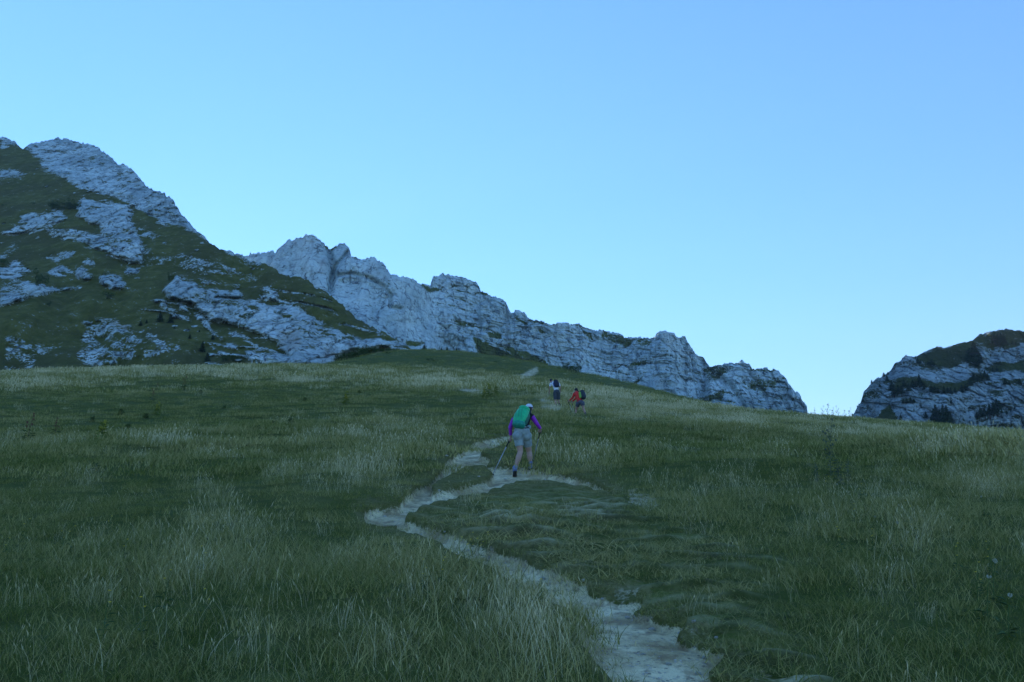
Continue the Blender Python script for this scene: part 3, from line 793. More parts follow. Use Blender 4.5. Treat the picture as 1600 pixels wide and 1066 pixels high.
def scatter(y0, y1, dens, wmax=.80):
    """random ground spots, uniform per square metre"""
    area = wmax * (y1 ** 2 - y0 ** 2)
    if y1 <= 17: wmax = 1.02; area = wmax * (y1 ** 2 - y0 ** 2)
    n = int(area * dens)
    Y = np.sqrt(rng.uniform(y0 ** 2, y1 ** 2, n)); X = rng.uniform(-1, 1, n) * wmax * Y
    if y0 < 4:      # widen near the lens
        pass
    z, px, py, path, bare, dry, mow, edge, near, riser, occl, cush = ground(X, Y)
    return X, Y, z, path, bare, dry, mow, np.maximum(edge * .95, riser), near, occl, cush
P_ = []; 
def add(X, Y, z, idx, sc, tint, tilt=.0):
    n = len(X)
    rot = np.stack([rng.normal(0, 1, n) * tilt, rng.normal(0, 1, n) * tilt, rng.uniform(0, 6.283, n)], -1)
    P_.append((np.stack([X, Y, z], -1), rot, np.asarray(sc) * np.ones(n), np.asarray(idx) * np.ones(n), tint * np.ones(n)))

def turf_pass(y0, y1, dens, gi, di, ti, scale, ddry, zoff=-.01):
    X, Y, z, path, bare, dry, mow, edge, near, occl, cush = scatter(y0, y1, dens)
    n = len(X); u = rng.uniform(size=n)
    lush = .7 * fbm(X * .35, Y * .35, octv=3, seed=61) + .6 * fbm(X * .10, Y * .45, octv=3, seed=64)
    keep = (path < .25) & (u > bare * .85) & (u > near * .12) & (u > edge * .85)
    short = mow > rng.uniform(.25, .75, n)
    tint = np.clip(.18 + .55 * dry + .32 * lush + .12 * rng.normal(size=n) + .15 * mow + .45 * (.45 - cush), 0, 1)
    hs = scale * np.maximum(.78, 1 + .7 * lush) * rng.uniform(.75, 1.3, n) * (1 - .12 * near) * (1 - .48 * occl) * (1 + .35 * (.5 - cush) * 2) * (.85 + .35 * dry)
    k = keep & ~short
    add(X[k], Y[k], z[k] + zoff, rng.integers(gi[0], gi[1] + 1, k.sum()), hs[k], tint[k], .06)
    k = keep & short
    if ti[0] == 6:
        ii = rng.integers(ti[0], ti[1] + 1, k.sum()); pick = rng.uniform(size=k.sum()) < .45
        ii = np.where(pick, rng.integers(gi[0], gi[1] + 1, k.sum()), ii)
        add(X[k], Y[k], z[k] + zoff, ii, hs[k] * np.where(pick, .65, 1.0), tint[k], .12)
    else:
        add(X[k], Y[k], z[k] + zoff, rng.integers(ti[0], ti[1] + 1, k.sum()), hs[k] * .65, tint[k], .08)
    # tall dry stems
    X, Y, z, path, bare, dry, mow, edge, near, occl, cush = scatter(y0, y1, ddry)
    n = len(X); u = rng.uniform(size=n)
    px_, py_ = to_px(X, Y, z); pr_h = 1 - .9 * np.exp(-((px_ - 868) / 26) ** 2 - ((py_ - 630) / 14) ** 2) - .6 * np.exp(-((px_ - 915) / 30) ** 2 - ((py_ - 650) / 10) ** 2)
    cl = sst(-.05, .45, fbm(X * .7, Y * .7, octv=2, seed=62)) * .5 + .5 * sst(.0, .3, noise(X * 2.1, Y * 2.1, seed=63))
    pr = (dry ** 1.25) * (.33 + .6 * cl) + .04
    k = (path < .12) & (u < (1 - .4 * sst(14, 20, Y) * sst(60, 50, Y)) * (1 - .9 * occl) * pr_h * pr * (1 - .80 * mow)) & (u > near * .25 * 0)
    tint = np.clip(.35 + .5 * dry + .15 * rng.normal(size=n), 0, 1)
    add(X[k], Y[k], z[k] + zoff, rng.integers(di[0], di[1] + 1, k.sum()), scale * rng.uniform(.6, 1.2, k.sum()) * (.65 + .5 * dry[k]), tint[k], .07)

turf_pass(3.2, 9.0, 32, (0, 2), (3, 5), (6, 7), .95, 34)
turf_pass(9.0, 17.0, 19, (0, 2), (3, 5), (6, 7), 1.0, 24)
turf_pass(17., 34.0, 6.5, (8, 9), (10, 11), (8, 9), 1.0, 5.0)
turf_pass(34., 62.0, 2.6, (8, 9), (10, 11), (8, 9), .85, 3.2)
turf_pass(62., 112., .85, (12, 12), (13, 13), (12, 12), .95, .9)
turf_pass(112., 205., .30, (12, 12), (13, 13), (12, 12), .8, .1)
pos, rot, sc, idx, tnt = [np.concatenate(a) for a in zip(*P_)]
gme = bpy.data.meshes.new("grass"); gme.vertices.add(len(pos)); gme.vertices.foreach_set("co", pos.astype(np.float32).ravel())
for nme, typ, dat, key in (("rot", 'FLOAT_VECTOR', rot, "vector"), ("sc", 'FLOAT', sc, "value"), ("idx", 'INT', idx.astype(np.int32), "value"), ("tint", 'FLOAT', tnt, "value")):
    a = gme.attributes.new(nme, typ, 'POINT'); a.data.foreach_set(key, (dat.astype(np.int32) if typ == 'INT' else dat.astype(np.float32)).ravel())
print("grass tufts", len(pos))
go = link("grass", gme)
tag(go, "long meadow grass, green with pale dry seed stems, covering the slope", "grass", kind="stuff")
ng = bpy.data.node_groups.new("grass_scatter", 'GeometryNodeTree')
ng.interface.new_socket("Geometry", in_out='INPUT', socket_type='NodeSocketGeometry')
ng.interface.new_socket("Geometry", in_out='OUTPUT', socket_type='NodeSocketGeometry')
gi = ng.nodes.new("NodeGroupInput"); gout = ng.nodes.new("NodeGroupOutput")
ip = ng.nodes.new("GeometryNodeInstanceOnPoints"); ci = ng.nodes.new("GeometryNodeCollectionInfo")
ci.inputs[0].default_value = tcol; ci.inputs[1].default_value = True; ci.inputs[2].default_value = True
def na(name, ty):
    x = ng.nodes.new("GeometryNodeInputNamedAttribute"); x.data_type = ty; x.inputs[0].default_value = name
    return x.outputs[0]
ng.links.new(gi.outputs[0], ip.inputs['Points']); ng.links.new(ci.outputs[0], ip.inputs['Instance'])
ip.inputs['Pick Instance'].default_value = True
ng.links.new(na("idx", 'INT'), ip.inputs['Instance Index'])
ng.links.new(na("rot", 'FLOAT_VECTOR'), ip.inputs['Rotation']); ng.links.new(na("sc", 'FLOAT'), ip.inputs['Scale'])
ng.links.new(ip.outputs[0], gout.inputs[0])
md = go.modifiers.new("scatter", 'NODES'); md.node_group = ng
# ------------------------------------------------------------------ bodies: tapered limbs fused into one skin
def ring_pts(c, ax, r, n=14, r2=None, up=None):
    ax = ax.normalized(); u = ax.orthogonal().normalized() if up is None else (up - ax * up.dot(ax)).normalized()
    v = ax.cross(u)
    return [c + u * (r * math.cos(2*math.pi*i/n)) + v * ((r2 or r) * math.sin(2*math.pi*i/n)) for i in range(n)]

class Blob:
    """collects overlapping closed pieces; build() fuses them by voxel remeshing into one surface"""
    def __init__(self): self.V = []; self.Fc = []
    def _add(self, vs, fs):
        k = len(self.V); self.V += [tuple(v) for v in vs]; self.Fc += [tuple(i + k for i in f) for f in fs]
    def ball(self, c, r, sq=(1, 1, 1), rot=None, n=12):
        c = Vector(c); vs = []; fs = []
        rot = rot or Matrix.Identity(3)
        for i in range(1, n):
            th = math.pi * i / n
            for j in range(n * 2):
                ph = math.pi * j / n
                p = Vector((r*sq[0]*math.sin(th)*math.cos(ph), r*sq[1]*math.sin(th)*math.sin(ph), r*sq[2]*math.cos(th)))
                vs.append(c + rot @ p)
        top = len(vs); vs.append(c + rot @ Vector((0, 0, r*sq[2]))); vs.append(c + rot @ Vector((0, 0, -r*sq[2])))
        m = n * 2
        for i in range(n - 2):
            for j in range(m):
                a, b = i*m + j, i*m + (j+1) % m
                fs.append((a, a + m, b + m, b))
        for j in range(m):
            fs.append((top, j, (j+1) % m)); fs.append((top + 1, (n-2)*m + (j+1) % m, (n-2)*m + j))
        self._add(vs, fs)
    def limb(self, a, ra, b, rb, caps=True, n=16, flat=1.0, up=None):
        a, b = Vector(a), Vector(b); ax = b - a
        u = Vector(up) if up is not None else None
        A = ring_pts(a, ax, ra, n, ra * flat, u); B = ring_pts(b, ax, rb, n, rb * flat, u)
        fs = [(i, (i+1) % n, n + (i+1) % n, n + i) for i in range(n)] + [tuple(reversed(range(n))), tuple(range(n, 2*n))]
        self._add(A + B, fs)
        if caps:
            if flat == 1.0: self.ball(a, ra * .995, n=8); self.ball(b, rb * .995, n=8)
    def chain(self, pts, **k):
        for (a, ra), (b, rb) in zip(pts[:-1], pts[1:]): self.limb(a, ra, b, rb, **k)
    def build(self, name, mat, parent, voxel=.006, smooth=4, label=None):
        me = bpy.data.meshes.new(name); me.from_pydata(self.V, [], self.Fc); me.update()
        o = bpy.data.objects.new(name + "_tmp", me); C.objects.link(o)
        m = o.modifiers.new("r", 'REMESH'); m.mode = 'VOXEL'; m.voxel_size = voxel
        if smooth:
            q = o.modifiers.new("s", 'SMOOTH'); q.factor = .5; q.iterations = smooth
        dg = bpy.context.evaluated_depsgraph_get(); dg.update()
        nm = bpy.data.meshes.new_from_object(o.evaluated_get(dg)); nm.name = name
        bpy.data.objects.remove(o); bpy.data.meshes.remove(me)
        nm.polygons.foreach_set("use_smooth", [True] * len(nm.polygons)); nm.materials.clear()
        r = link(name, nm, mat, parent)
        if label: r['label'] = label
        return r

def solid(name, vs, fs, mat, parent=None, smooth=True, bevel=0.0, sub=0):
    me = bpy.data.meshes.new(name); me.from_pydata([tuple(v) for v in vs], [], fs); me.update()
    o = bpy.data.objects.new(name + "_tmp", me); C.objects.link(o)
    if bevel:
        b = o.modifiers.new("b", 'BEVEL'); b.width = bevel; b.segments = 2
    if sub:
        b = o.modifiers.new("u", 'SUBSURF'); b.levels = sub; b.render_levels = sub
    dg = bpy.context.evaluated_depsgraph_get(); dg.update()
    nm = bpy.data.meshes.new_from_object(o.evaluated_get(dg)); nm.name = name
    bpy.data.objects.remove(o); bpy.data.meshes.remove(me)
    nm.polygons.foreach_set("use_smooth", [smooth] * len(nm.polygons)); nm.materials.clear()
    return link(name, nm, mat, parent)

def hand(B, wrist, pole_pt, axis, side, r=.0085):
    """palm and five separate fingers closed round a pole that passes through pole_pt along axis"""
    W = Vector(wrist); P = Vector(pole_pt); ax = Vector(axis).normalized()
    d = (P - W); d = (d - ax * d.dot(ax)).normalized()          # from wrist towards the pole
    s = ax.cross(d) * side
    pc = P - d * .012 + s * .026
    B.limb(W, .024, pc - d * .02, .027); B.ball(pc - d * .004, .034, (1, 1, 1))
    for i in range(4):                                          # fingers stacked along the grip, unequal lengths
        h = .030 - .020 * i; ln = (.9, 1.0, .95, .78)[i]
        pts = []
        for k in range(6):
            a = k / 5 * ln * R(235)
            q = P + ax * h + (s * math.cos(a) + d * math.sin(a)) * .0245
            pts.append((q, r * (1 - .06 * k)))
        B.chain(pts)
    pts = []
    for k in range(4):                                          # thumb from the side of the palm, the other way round
        a = -R(20) - k / 3 * R(110)
        q = P + ax * (.044 - .006 * k) + (s * math.cos(a) + d * math.sin(a)) * .026
        pts.append((q, .0105 * (1 - .07 * k)))
    B.limb(pc + ax * .012, .014, pts[0][0], .011); B.chain(pts)

def relaxed_hand(B, wrist, dirn, side):
    W = Vector(wrist); d = Vector(dirn).normalized(); s = Vector((side, 0, 0)); s = (s - d * s.dot(d)).normalized(); f = d.cross(s)
    B.limb(W, .023, W + d * .05, .030); B.ball(W + d * .055, .036, (1, 1, 1.1))
    for i in range(4):
        o = f * (.026 - .0175 * i); L = (.062, .072, .067, .052)[i]
        a = W + d * .085 + o; b = a + d * L * .5 - s * .008; c = b + d * L * .42 - s * .024
        B.chain([(a, .0092), (b, .0086), (c, .0075)])
    a = W + d * .04 + f * .03; B.chain([(a, .012), (a + d * .03 + f * .022, .0105), (a + d * .058 + f * .024 - s * .012, .009)])

def head(B, c, look, up, s=1.0):
    c = Vector(c); f = Vector(look).normalized(); u = (Vector(up) - f * Vector(up).dot(f)).normalized(); r = f.cross(u)
    M = Matrix((r, f, u)).transposed()
    B.ball(c + u * .018 * s, .088 * s, (.86, 1.08, 1.10), M, 14)             # skull
    B.ball(c - u * .045 * s + f * .022 * s, .066 * s, (.84, 1.0, .95), M)    # jaw
    B.ball(c - u * .088 * s + f * .052 * s, .026 * s, (1, 1, .8), M)         # chin
    B.chain([(c + u * .012 * s + f * .090 * s, .009 * s), (c - u * .022 * s + f * .108 * s, .014 * s)])   # nose
    B.limb(c + u * .028 * s + f * .083 * s - r * .032 * s, .010 * s, c + u * .028 * s + f * .083 * s + r * .032 * s, .010 * s)   # brow
    B.limb(c - u * .052 * s + f * .086 * s - r * .018 * s, .008 * s, c - u * .052 * s + f * .086 * s + r * .018 * s, .008 * s)   # lips
    for sg in (-1, 1):
        B.ball(c + r * sg * .076 * s - f * .004 * s - u * .004 * s, .030 * s, (.34, .7, 1.0), M)             # ears
        B.ball(c + r * sg * .03 * s + f * .078 * s + u * .008 * s, .012 * s, (1, .8, .8), M)                 # eyes
    return M

skin = plain("skin", (.42, .255, .19), .6, .08, 30)
hairb = plain("dark_hair", (.022, .016, .013), .55, .3, 120)

def pole(top, tip, label, shaft_mat, group):
    """a trekking pole from its tip on the ground to the top of its grip"""
    top, tip = Vector(top), Vector(tip); ax = (top - tip).normalized(); L = (top - tip).length
    t = empty("trekking_pole", tip); tag(t, label, "trekking pole", group)
    def tube(name, pts, mat):
        b = []; f = []; n = 10
        for i, (a, r) in enumerate(pts): b += ring_pts(ax * a, ax, r, n)
        for i in range(len(pts) - 1):
            for j in range(n): f.append((i*n + j, i*n + (j+1) % n, (i+1)*n + (j+1) % n, (i+1)*n + j))
        f.append(tuple(reversed(range(n)))); f.append(tuple(range((len(pts)-1)*n, len(pts)*n)))
        return solid(name, b, f, mat, t)
    tube("tip", [(0, .002), (.03, .005), (.05, .006)], M_steel)
    tube("shaft", [(.05, .0085), (L*.38, .0088), (L*.381, .0105), (L*.40, .0105), (L*.401, .0100), (L*.68, .0100), (L*.681, .012), (L*.70, .012), (L*.701, .0112), (L - .14, .0112)], shaft_mat)
    tube("basket", [(.062, .012), (.064, .032), (.070, .034), (.074, .014)], M_black)
    tube("grip", [(L - .26, .013), (L - .15, .0135), (L - .145, .017), (L - .10, .0145), (L - .06, .0155), (L - .03, .0165), (L - .012, .021), (L, .016)], M_black)
    B = Blob(); u = ax.orthogonal().normalized()
    pts = [(ax * (L - .02) + u * .016, .004), (ax * (L - .05) + u * .04, .0045), (ax * (L - .12) + u * .045, .0045), (ax * (L - .15) + u * .02, .004)]
    B.chain(pts); B.build("strap", M_black, t, .004, 1)
    return t

M_black = plain("black_rubber", (.02, .02, .022), .7, .2, 60)
M_steel = plain("brushed_steel", (.5, .5, .52), .35, .1, 80, metal=1.0)
M_alu = plain("grey_aluminium", (.36, .37, .40), .35, .12, 30, .5)
M_white_pole = plain("pale_aluminium", (.62, .66, .66), .4, .1, 30, .5)

def softbox(w, d, h, taper_top=.8, taper_bot=.92, e=.38, bulge=.12, nu=40, nv=24):
    """rounded pack shape, centred, w across, d deep (towards -y), h high"""
    vs = []; fs = []
    def sp(v, p): return math.copysign(abs(v) ** p, v)
    for i in range(nv + 1):
        ph = -math.pi/2 + math.pi * i / nv
        cz, sz = sp(math.cos(ph), e), sp(math.sin(ph), e * .9)
        k = (taper_bot + (1 - taper_bot) * min(1, (sz + 1) * 1.4)) if sz < 0 else (1 + (taper_top - 1) * sz ** 1.6)
        for j in range(nu):
            th = 2 * math.pi * j / nu
            x = w/2 * cz * sp(math.cos(th), e * 1.5) * k; y = d/2 * cz * sp(math.sin(th), e * 1.7) * (k if math.sin(th) < 0 else 1)
            if y < 0: y -= bulge * d * cz * (1 - sz * sz * .8) * (-sp(math.sin(th), 1))
            vs.append(Vector((x, y, h/2 * sz)))
    for i in range(nv):
        for j in range(nu):
            a, b = i*nu + j, i*nu + (j+1) % nu
            fs.append((a, b, b + nu, a + nu))
    return vs, fs

def shoe(parent, ankle, toe_dir, pitch, mat, sole_mat, sc=1.0):
    """walking boot: upper, sole; pitch tips the heel up"""
    a = Vector(ankle); f = Vector(toe_dir).normalized(); up = Vector((0, 0, 1))
    q = Matrix.Rotation(pitch, 3, f.cross(up)); f2 = q @ f; u2 = q @ up; r = f2.cross(u2)
    B = Blob(); P = lambda x, y, z: a + r * x * sc + f2 * y * sc + u2 * z * sc
    B.limb(P(0, -.01, .05), .050 * sc, P(0, 0, -.02), .052 * sc, n=16)
    B.chain([(P(0, -.035, -.045), .042 * sc), (P(0, .05, -.045), .046 * sc), (P(0, .13, -.055), .043 * sc), (P(0, .165, -.062), .034 * sc)])
    B.ball(P(0, .06, -.02), .042 * sc)
    u = B.build("shoe", mat, parent, .006, 3)
    S2 = Blob(); M = Matrix((r, f2, u2)).transposed()
    for x, y, rr in ((0, -.035, .044), (0, .0, .044), (0, .04, .045), (0, .08, .048), (0, .12, .048), (0, .155, .040)):
        n = 14; ring = [P(math.cos(2*math.pi*i/n) * rr / 1, y + math.sin(2*math.pi*i/n) * rr, 0) for i in range(n)]
        S2._add([p - u2 * .100 * sc for p in ring] + [p - u2 * .076 * sc for p in ring],
                [(i, (i+1) % n, n + (i+1) % n, n + i) for i in range(n)] + [tuple(reversed(range(n))), tuple(range(n, 2*n))])
    S2.build("sole", sole_mat, u, .006, 1)
    return u

def gz(px, Y):
    """world point on the ground seen in photo column px at forward distance Y"""
    X = (px - 800) / F * Y
    for _ in range(4):
        z = float(ground(np.array([X]), np.array([Y]))[0][0])
        v = (z / Y * CP - SP) / (CP + z / Y * SP)
        X = (px - 800) / F * (CP - v * SP) * Y
    return Vector((X, Y, z))
def find_Y(px, py, lo, hi):
    ys = np.linspace(lo, hi, 200); best = None
    X = (px - 800) / F * ys
    z = ground(X, ys)[0]; p, q = to_px(X, ys, z)
    k = int(np.argmin(np.abs(q - py))); return float(ys[k])
# ================================================================== hiker with the green rucksack
def hiker_green():
    Yh = find_Y(825, 741, 14, 22)
    O = gz(818, Yh)
    k = Yh / 1244 / 5.332 * 1.0           # metres per pixel of the enlarged crop
    def J(x, z, y): return Vector(((x - 420) * k, y, (960 - z) * k))
    t = empty("person", O); tag(t, "hiker with white cap, purple sleeves and grey shorts walking up the path", "person", "hikers climbing the meadow")
    gL = float(ground(np.array([O.x - .18]), np.array([O.y - .12]))[0][0]) - O.z
    gR = float(ground(np.array([O.x + .12]), np.array([O.y + .26]))[0][0]) - O.z
    aL = Vector(((346 - 420) * k, -.14, gL + .165)); aR = Vector(((478 - 420) * k, .17, gR + .105))
    kL = J(392, 770, -.02); kR = J(466, 765, .20)
    hL = J(372, 640, .00); hR = J(440, 640, .06); pel = J(405, 605, .02)
    sp1 = J(412, 555, .10); ch = J(430, 480, .22); nk = J(455, 432, .31); hd = J(467, 402, .385)
    sL = J(338, 500, .22); sR = J(490, 470, .26)
    eL = J(308, 565, .18); eR = J(536, 540, .24)
    wL = J(311, 632, .27); wR = J(564, 574, .30)
    gripL = J(302, 668, .33); gripR = J(562, 592, .375)
    tipL = Vector((J(155, 968, 0).x, -.05, 0)); tipR = Vector((J(500, 880, 0).x, .75, 0))
    tipL.z = float(ground(np.array([O.x + tipL.x]), np.array([O.y + tipL.y]))[0][0]) - O.z
    tipR.z = float(ground(np.array([O.x + tipR.x]), np.array([O.y + tipR.y]))[0][0]) - O.z
    axL = (gripL - tipL).normalized(); axR = (gripR - tipR).normalized()
    look = Vector((.25, .9, -.05)); up = Vector((.1, .25, 1))
    B = Blob()
    for h, kn, a in ((hL, kL, aL), (hR, kR, aR)):
        calf = kn.lerp(a, .35) + Vector((0, -.018, 0))
        B.chain([(h, .086), (kn + (h - kn) * .45, .078), (kn, .060), (calf, .064), (kn.lerp(a, .8), .040), (a, .038)])
        B.chain([(a, .036), (a + Vector((0, .12, -.05)), .032)])
    B.chain([(pel + Vector((-.05, 0, 0)), .115), (pel + Vector((.05, 0, 0)), .115)])
    B.chain([(pel, .125), (sp1, .115), (ch, .125), (ch.lerp(nk, .5), .10)])
    B.chain([(sL, .052), (ch.lerp(nk, .4), .09), (sR, .052)])
    B.chain([(nk - (nk - ch) * .3, .06), (nk, .052), (hd, .05)])
    for s, e, w in ((sL, eL, wL), (sR, eR, wR)):
        B.chain([(s, .052), (s.lerp(e, .5), .045), (e, .036), (e.lerp(w, .35), .036), (w, .025)])
    hand(B, wL, gripL, axL, -1); hand(B, wR, gripR, axR, 1)
    M = head(B, hd, look, up)
    B.build("body", skin, t, .0052, 4)
    # clothes
    Bs = Blob()
    for h, kn in ((hL, kL), (hR, kR)):
        hem = h.lerp(kn, .64)
        Bs.limb(h + (h - kn) * .10, .112, hem, .098, caps=False, n=22)
    Bs.ball(hL + Vector((-.01, -.03, .0)), .118); Bs.ball(hR + Vector((.01, -.03, 0)), .118)
    Bs.chain([(pel + Vector((-.055, 0, 0)), .13), (pel + Vector((.055, 0, 0)), .13)])
    Bs.limb(pel, .145, pel.lerp(sp1, .55), .135, caps=False, n=24)
    Bs.build("shorts", plain("grey_green_fabric", (.26, .31, .29), .85, .15, 14, bumpd=.01), t, .0065, 3)
    Bt = Blob()
    Bt.limb(pel.lerp(sp1, .3), .132, sp1, .130, caps=False, n=24)
    Bt.chain([(sp1, .130), (ch, .142), (ch.lerp(nk, .45), .112)])
    Bt.chain([(sL, .060), (ch.lerp(nk, .4), .1), (sR, .062)]); Bt.limb(ch, .08, nk - (nk - ch) * .12, .062, caps=False)
    Bt.build("vest", plain("black_knit", (.016, .016, .02), .9, .2, 50), t, .0065, 3)
    pm = plain("purple_jersey", (.30, .035, .40), .8, .15, 24)
    for s, e, w in ((sL, eL, wL), (sR, eR, wR)):
        b = Blob(); b.chain([(s, .060), (s.lerp(e, .5), .054), (e, .045)]); b.limb(e, .045, e.lerp(w, .92), .034, caps=False, n=18)
        b.build("sleeve", pm, t, .0055, 3)
    # cap: crown, band and peak
    f = look.normalized(); u = (up - f * up.dot(f)).normalized(); r = f.cross(u)
    bc = Blob(); c0 = hd + u * .030
    n = 12
    vs = []; fs = []
    for i in range(n + 1):
        th = math.pi / 2 * i / n
        for j in range(24):
            ph = 2 * math.pi * j / 24
            rr = math.sin(th) if i else 0.02
            vs.append(c0 + r * (.090 * rr * math.cos(ph)) + f * (.107 * rr * math.sin(ph)) + u * (.088 * math.cos(th)))
    for i in range(n):
        for j in range(24):
            a, b = i*24 + j, i*24 + (j+1) % 24
            fs.append((a, a + 24, b + 24, b))
    fs.append(tuple(range(24)))
    cm = plain("white_cap_cloth", (.60, .62, .66), .85, .06, 40)
    capo = solid("cap", vs, fs, cm, t)
    vs = []; fs = []
    for i in range(13):
        a = math.pi * i / 12
        for q, dz in ((1.0, 0), (1.0, .006)):
            vs.append(c0 + r * (.085 * math.cos(a)) + f * (.098 * math.sin(a)) + u * dz)
            vs.append(c0 + r * (.080 * math.cos(a)) + f * (.100 + .075 * math.sin(a)) + u * (dz - .018 * math.sin(a)))
    for i in range(12):
        k0 = i * 4; k1 = k0 + 4
        fs += [(k0, k1, k1 + 1, k0 + 1), (k0 + 2, k0 + 3, k1 + 3, k1 + 2), (k0 + 1, k1 + 1, k1 + 3, k0 + 3), (k0, k0 + 2, k1 + 2, k1)]
    solid("peak", vs, fs, cm, capo)
    bb = Blob(); bb.limb(c0 - u * .012, .094, c0 + u * .006, .094, caps=False, n=24, flat=1.16, up=r)
    bb.build("band", plain("navy_band", (.03, .04, .10), .8), capo, .005, 1)
    bh = Blob(); bh.ball(hd + u * .0 - f * .03, .086, (.88, .9, .85), M); bh.chain([(hd - f * .075 - u * .03, .04), (hd - f * .07 - u * .07, .025)])
    bh.build("hair", hairb, t, .006, 2)
    sk = plain("grey_sock", (.30, .33, .38), .9, .2, 60)
    for kn, a in ((kL, aL), (kR, aR)):
        b = Blob(); top = a.lerp(kn, .20); b.limb(a, .046, top, .044, caps=False, n=18); b.limb(top - (top - a) * .15, .047, top, .047, caps=False, n=18)
        b.build("sock", sk, t, .005, 1)
    sm = plain("blue_grey_boot", (.16, .19, .28), .7, .35, 30); so = plain("boot_sole", (.045, .04, .04), .9)
    shoe(t, aL, (-.05, 1, 0), -R(34), sm, so); shoe(t, aR, (.25, 1, 0), R(4), sm, so)
    # rucksack: stands on its own
    up_b = (ch - pel).normalized(); ctr = J(402, 478, .035)
    zax = (J(446, 392, .2) - J(374, 565, -.06)).normalized(); yax = Vector((.45, 1, .0)); yax = (yax - zax * yax.dot(zax)).normalized(); xax = yax.cross(zax)
    RM = Matrix((xax, yax, zax)).transposed()
    p = empty("backpack", O + ctr); tag(p, "bright green rucksack on the back of the hiker in the white cap", "backpack", "hikers' rucksacks")
    gm = plain("green_nylon", (.012, .46, .18), .5, .12, 18, .4, .006); gd = plain("dark_green_nylon", (.012, .13, .085), .6, .15, 18, .4)
    vs, fs = softbox(.33, .24, .50, .62, .86, .5, .10)
    solid("pack_body", [RM @ v for v in vs], fs, gm, p)
    vs, fs = softbox(.27, .225, .12, .7, .95, .6, .06); solid("lid", [RM @ (v + Vector((0, -.005, .205))) for v in vs], fs, gm, p)
    for sg in (-1, 1):
        vs, fs = softbox(.06, .15, .30, .75, .9, .6, .05); solid("side_pocket", [RM @ (v + Vector((sg * .145, .03, -.04))) for v in vs], fs, gd, p)
    vs, fs = softbox(.30, .19, .16, .9, .85, .5, .1); solid("bottom_panel", [RM @ (v + Vector((.02, -.005, -.225))) for v in vs], fs, plain("teal_nylon", (.015, .25, .17), .5, .2, 18), p)
    b = Blob()
    for a in (-.07, 0, .07): b.chain([(RM @ Vector((a - .05, -.16, .12)), .005), (RM @ Vector((a + .02, -.165, -.15)), .005)])
    b.build("cord", gd, p, .005, 0)
    b = Blob()
    off = -ctr
    for s in (sL, sR):
        q = s.lerp(nk, .35)
        b.chain([(q + off + Vector((0, -.10, .02)), .02), (q + off + Vector((0, .02, .075)), .022), (q + off + Vector((0, .12, .0)), .022), (q.lerp(sp1, .5) + off + Vector((0, .16, -.02)), .02), (q.lerp(pel, .62) + off + Vector((0, .06, 0)), .016)])
        b.build("shoulder_strap", plain("strap_webbing", (.02, .03, .035), .8), p, .007, 1); b = Blob()
    b = Blob(); hc = pel.lerp(sp1, .62) + off; n = 18
    pts = [(hc + Vector((.148 * math.cos(2*math.pi*i/n), .150 * math.sin(2*math.pi*i/n), .02 + .25 * .150 * math.sin(2*math.pi*i/n))), .022) for i in range(n + 1)]
    b.chain(pts); hb = b.build("hip_belt", M_black, p, .008, 1)
    vs, fs = softbox(.09, .05, .09, .9, .9, .5, .1); solid("belt_pocket", [v + hc + Vector((.15, -.05, .02)) for v in vs], fs, plain("grey_mesh", (.22, .30, .30), .7), hb)
    pg = "trekking poles of the hiker with the green rucksack"
    pole(O + gripL + axL * .07, O + tipL, "grey trekking pole slanting to the ground left of the hiker with the green rucksack", M_alu, pg)
    pole(O + gripR + axR * .07, O + tipR, "grey trekking pole held in the right hand of the hiker with the green rucksack", M_alu, pg)
    return O

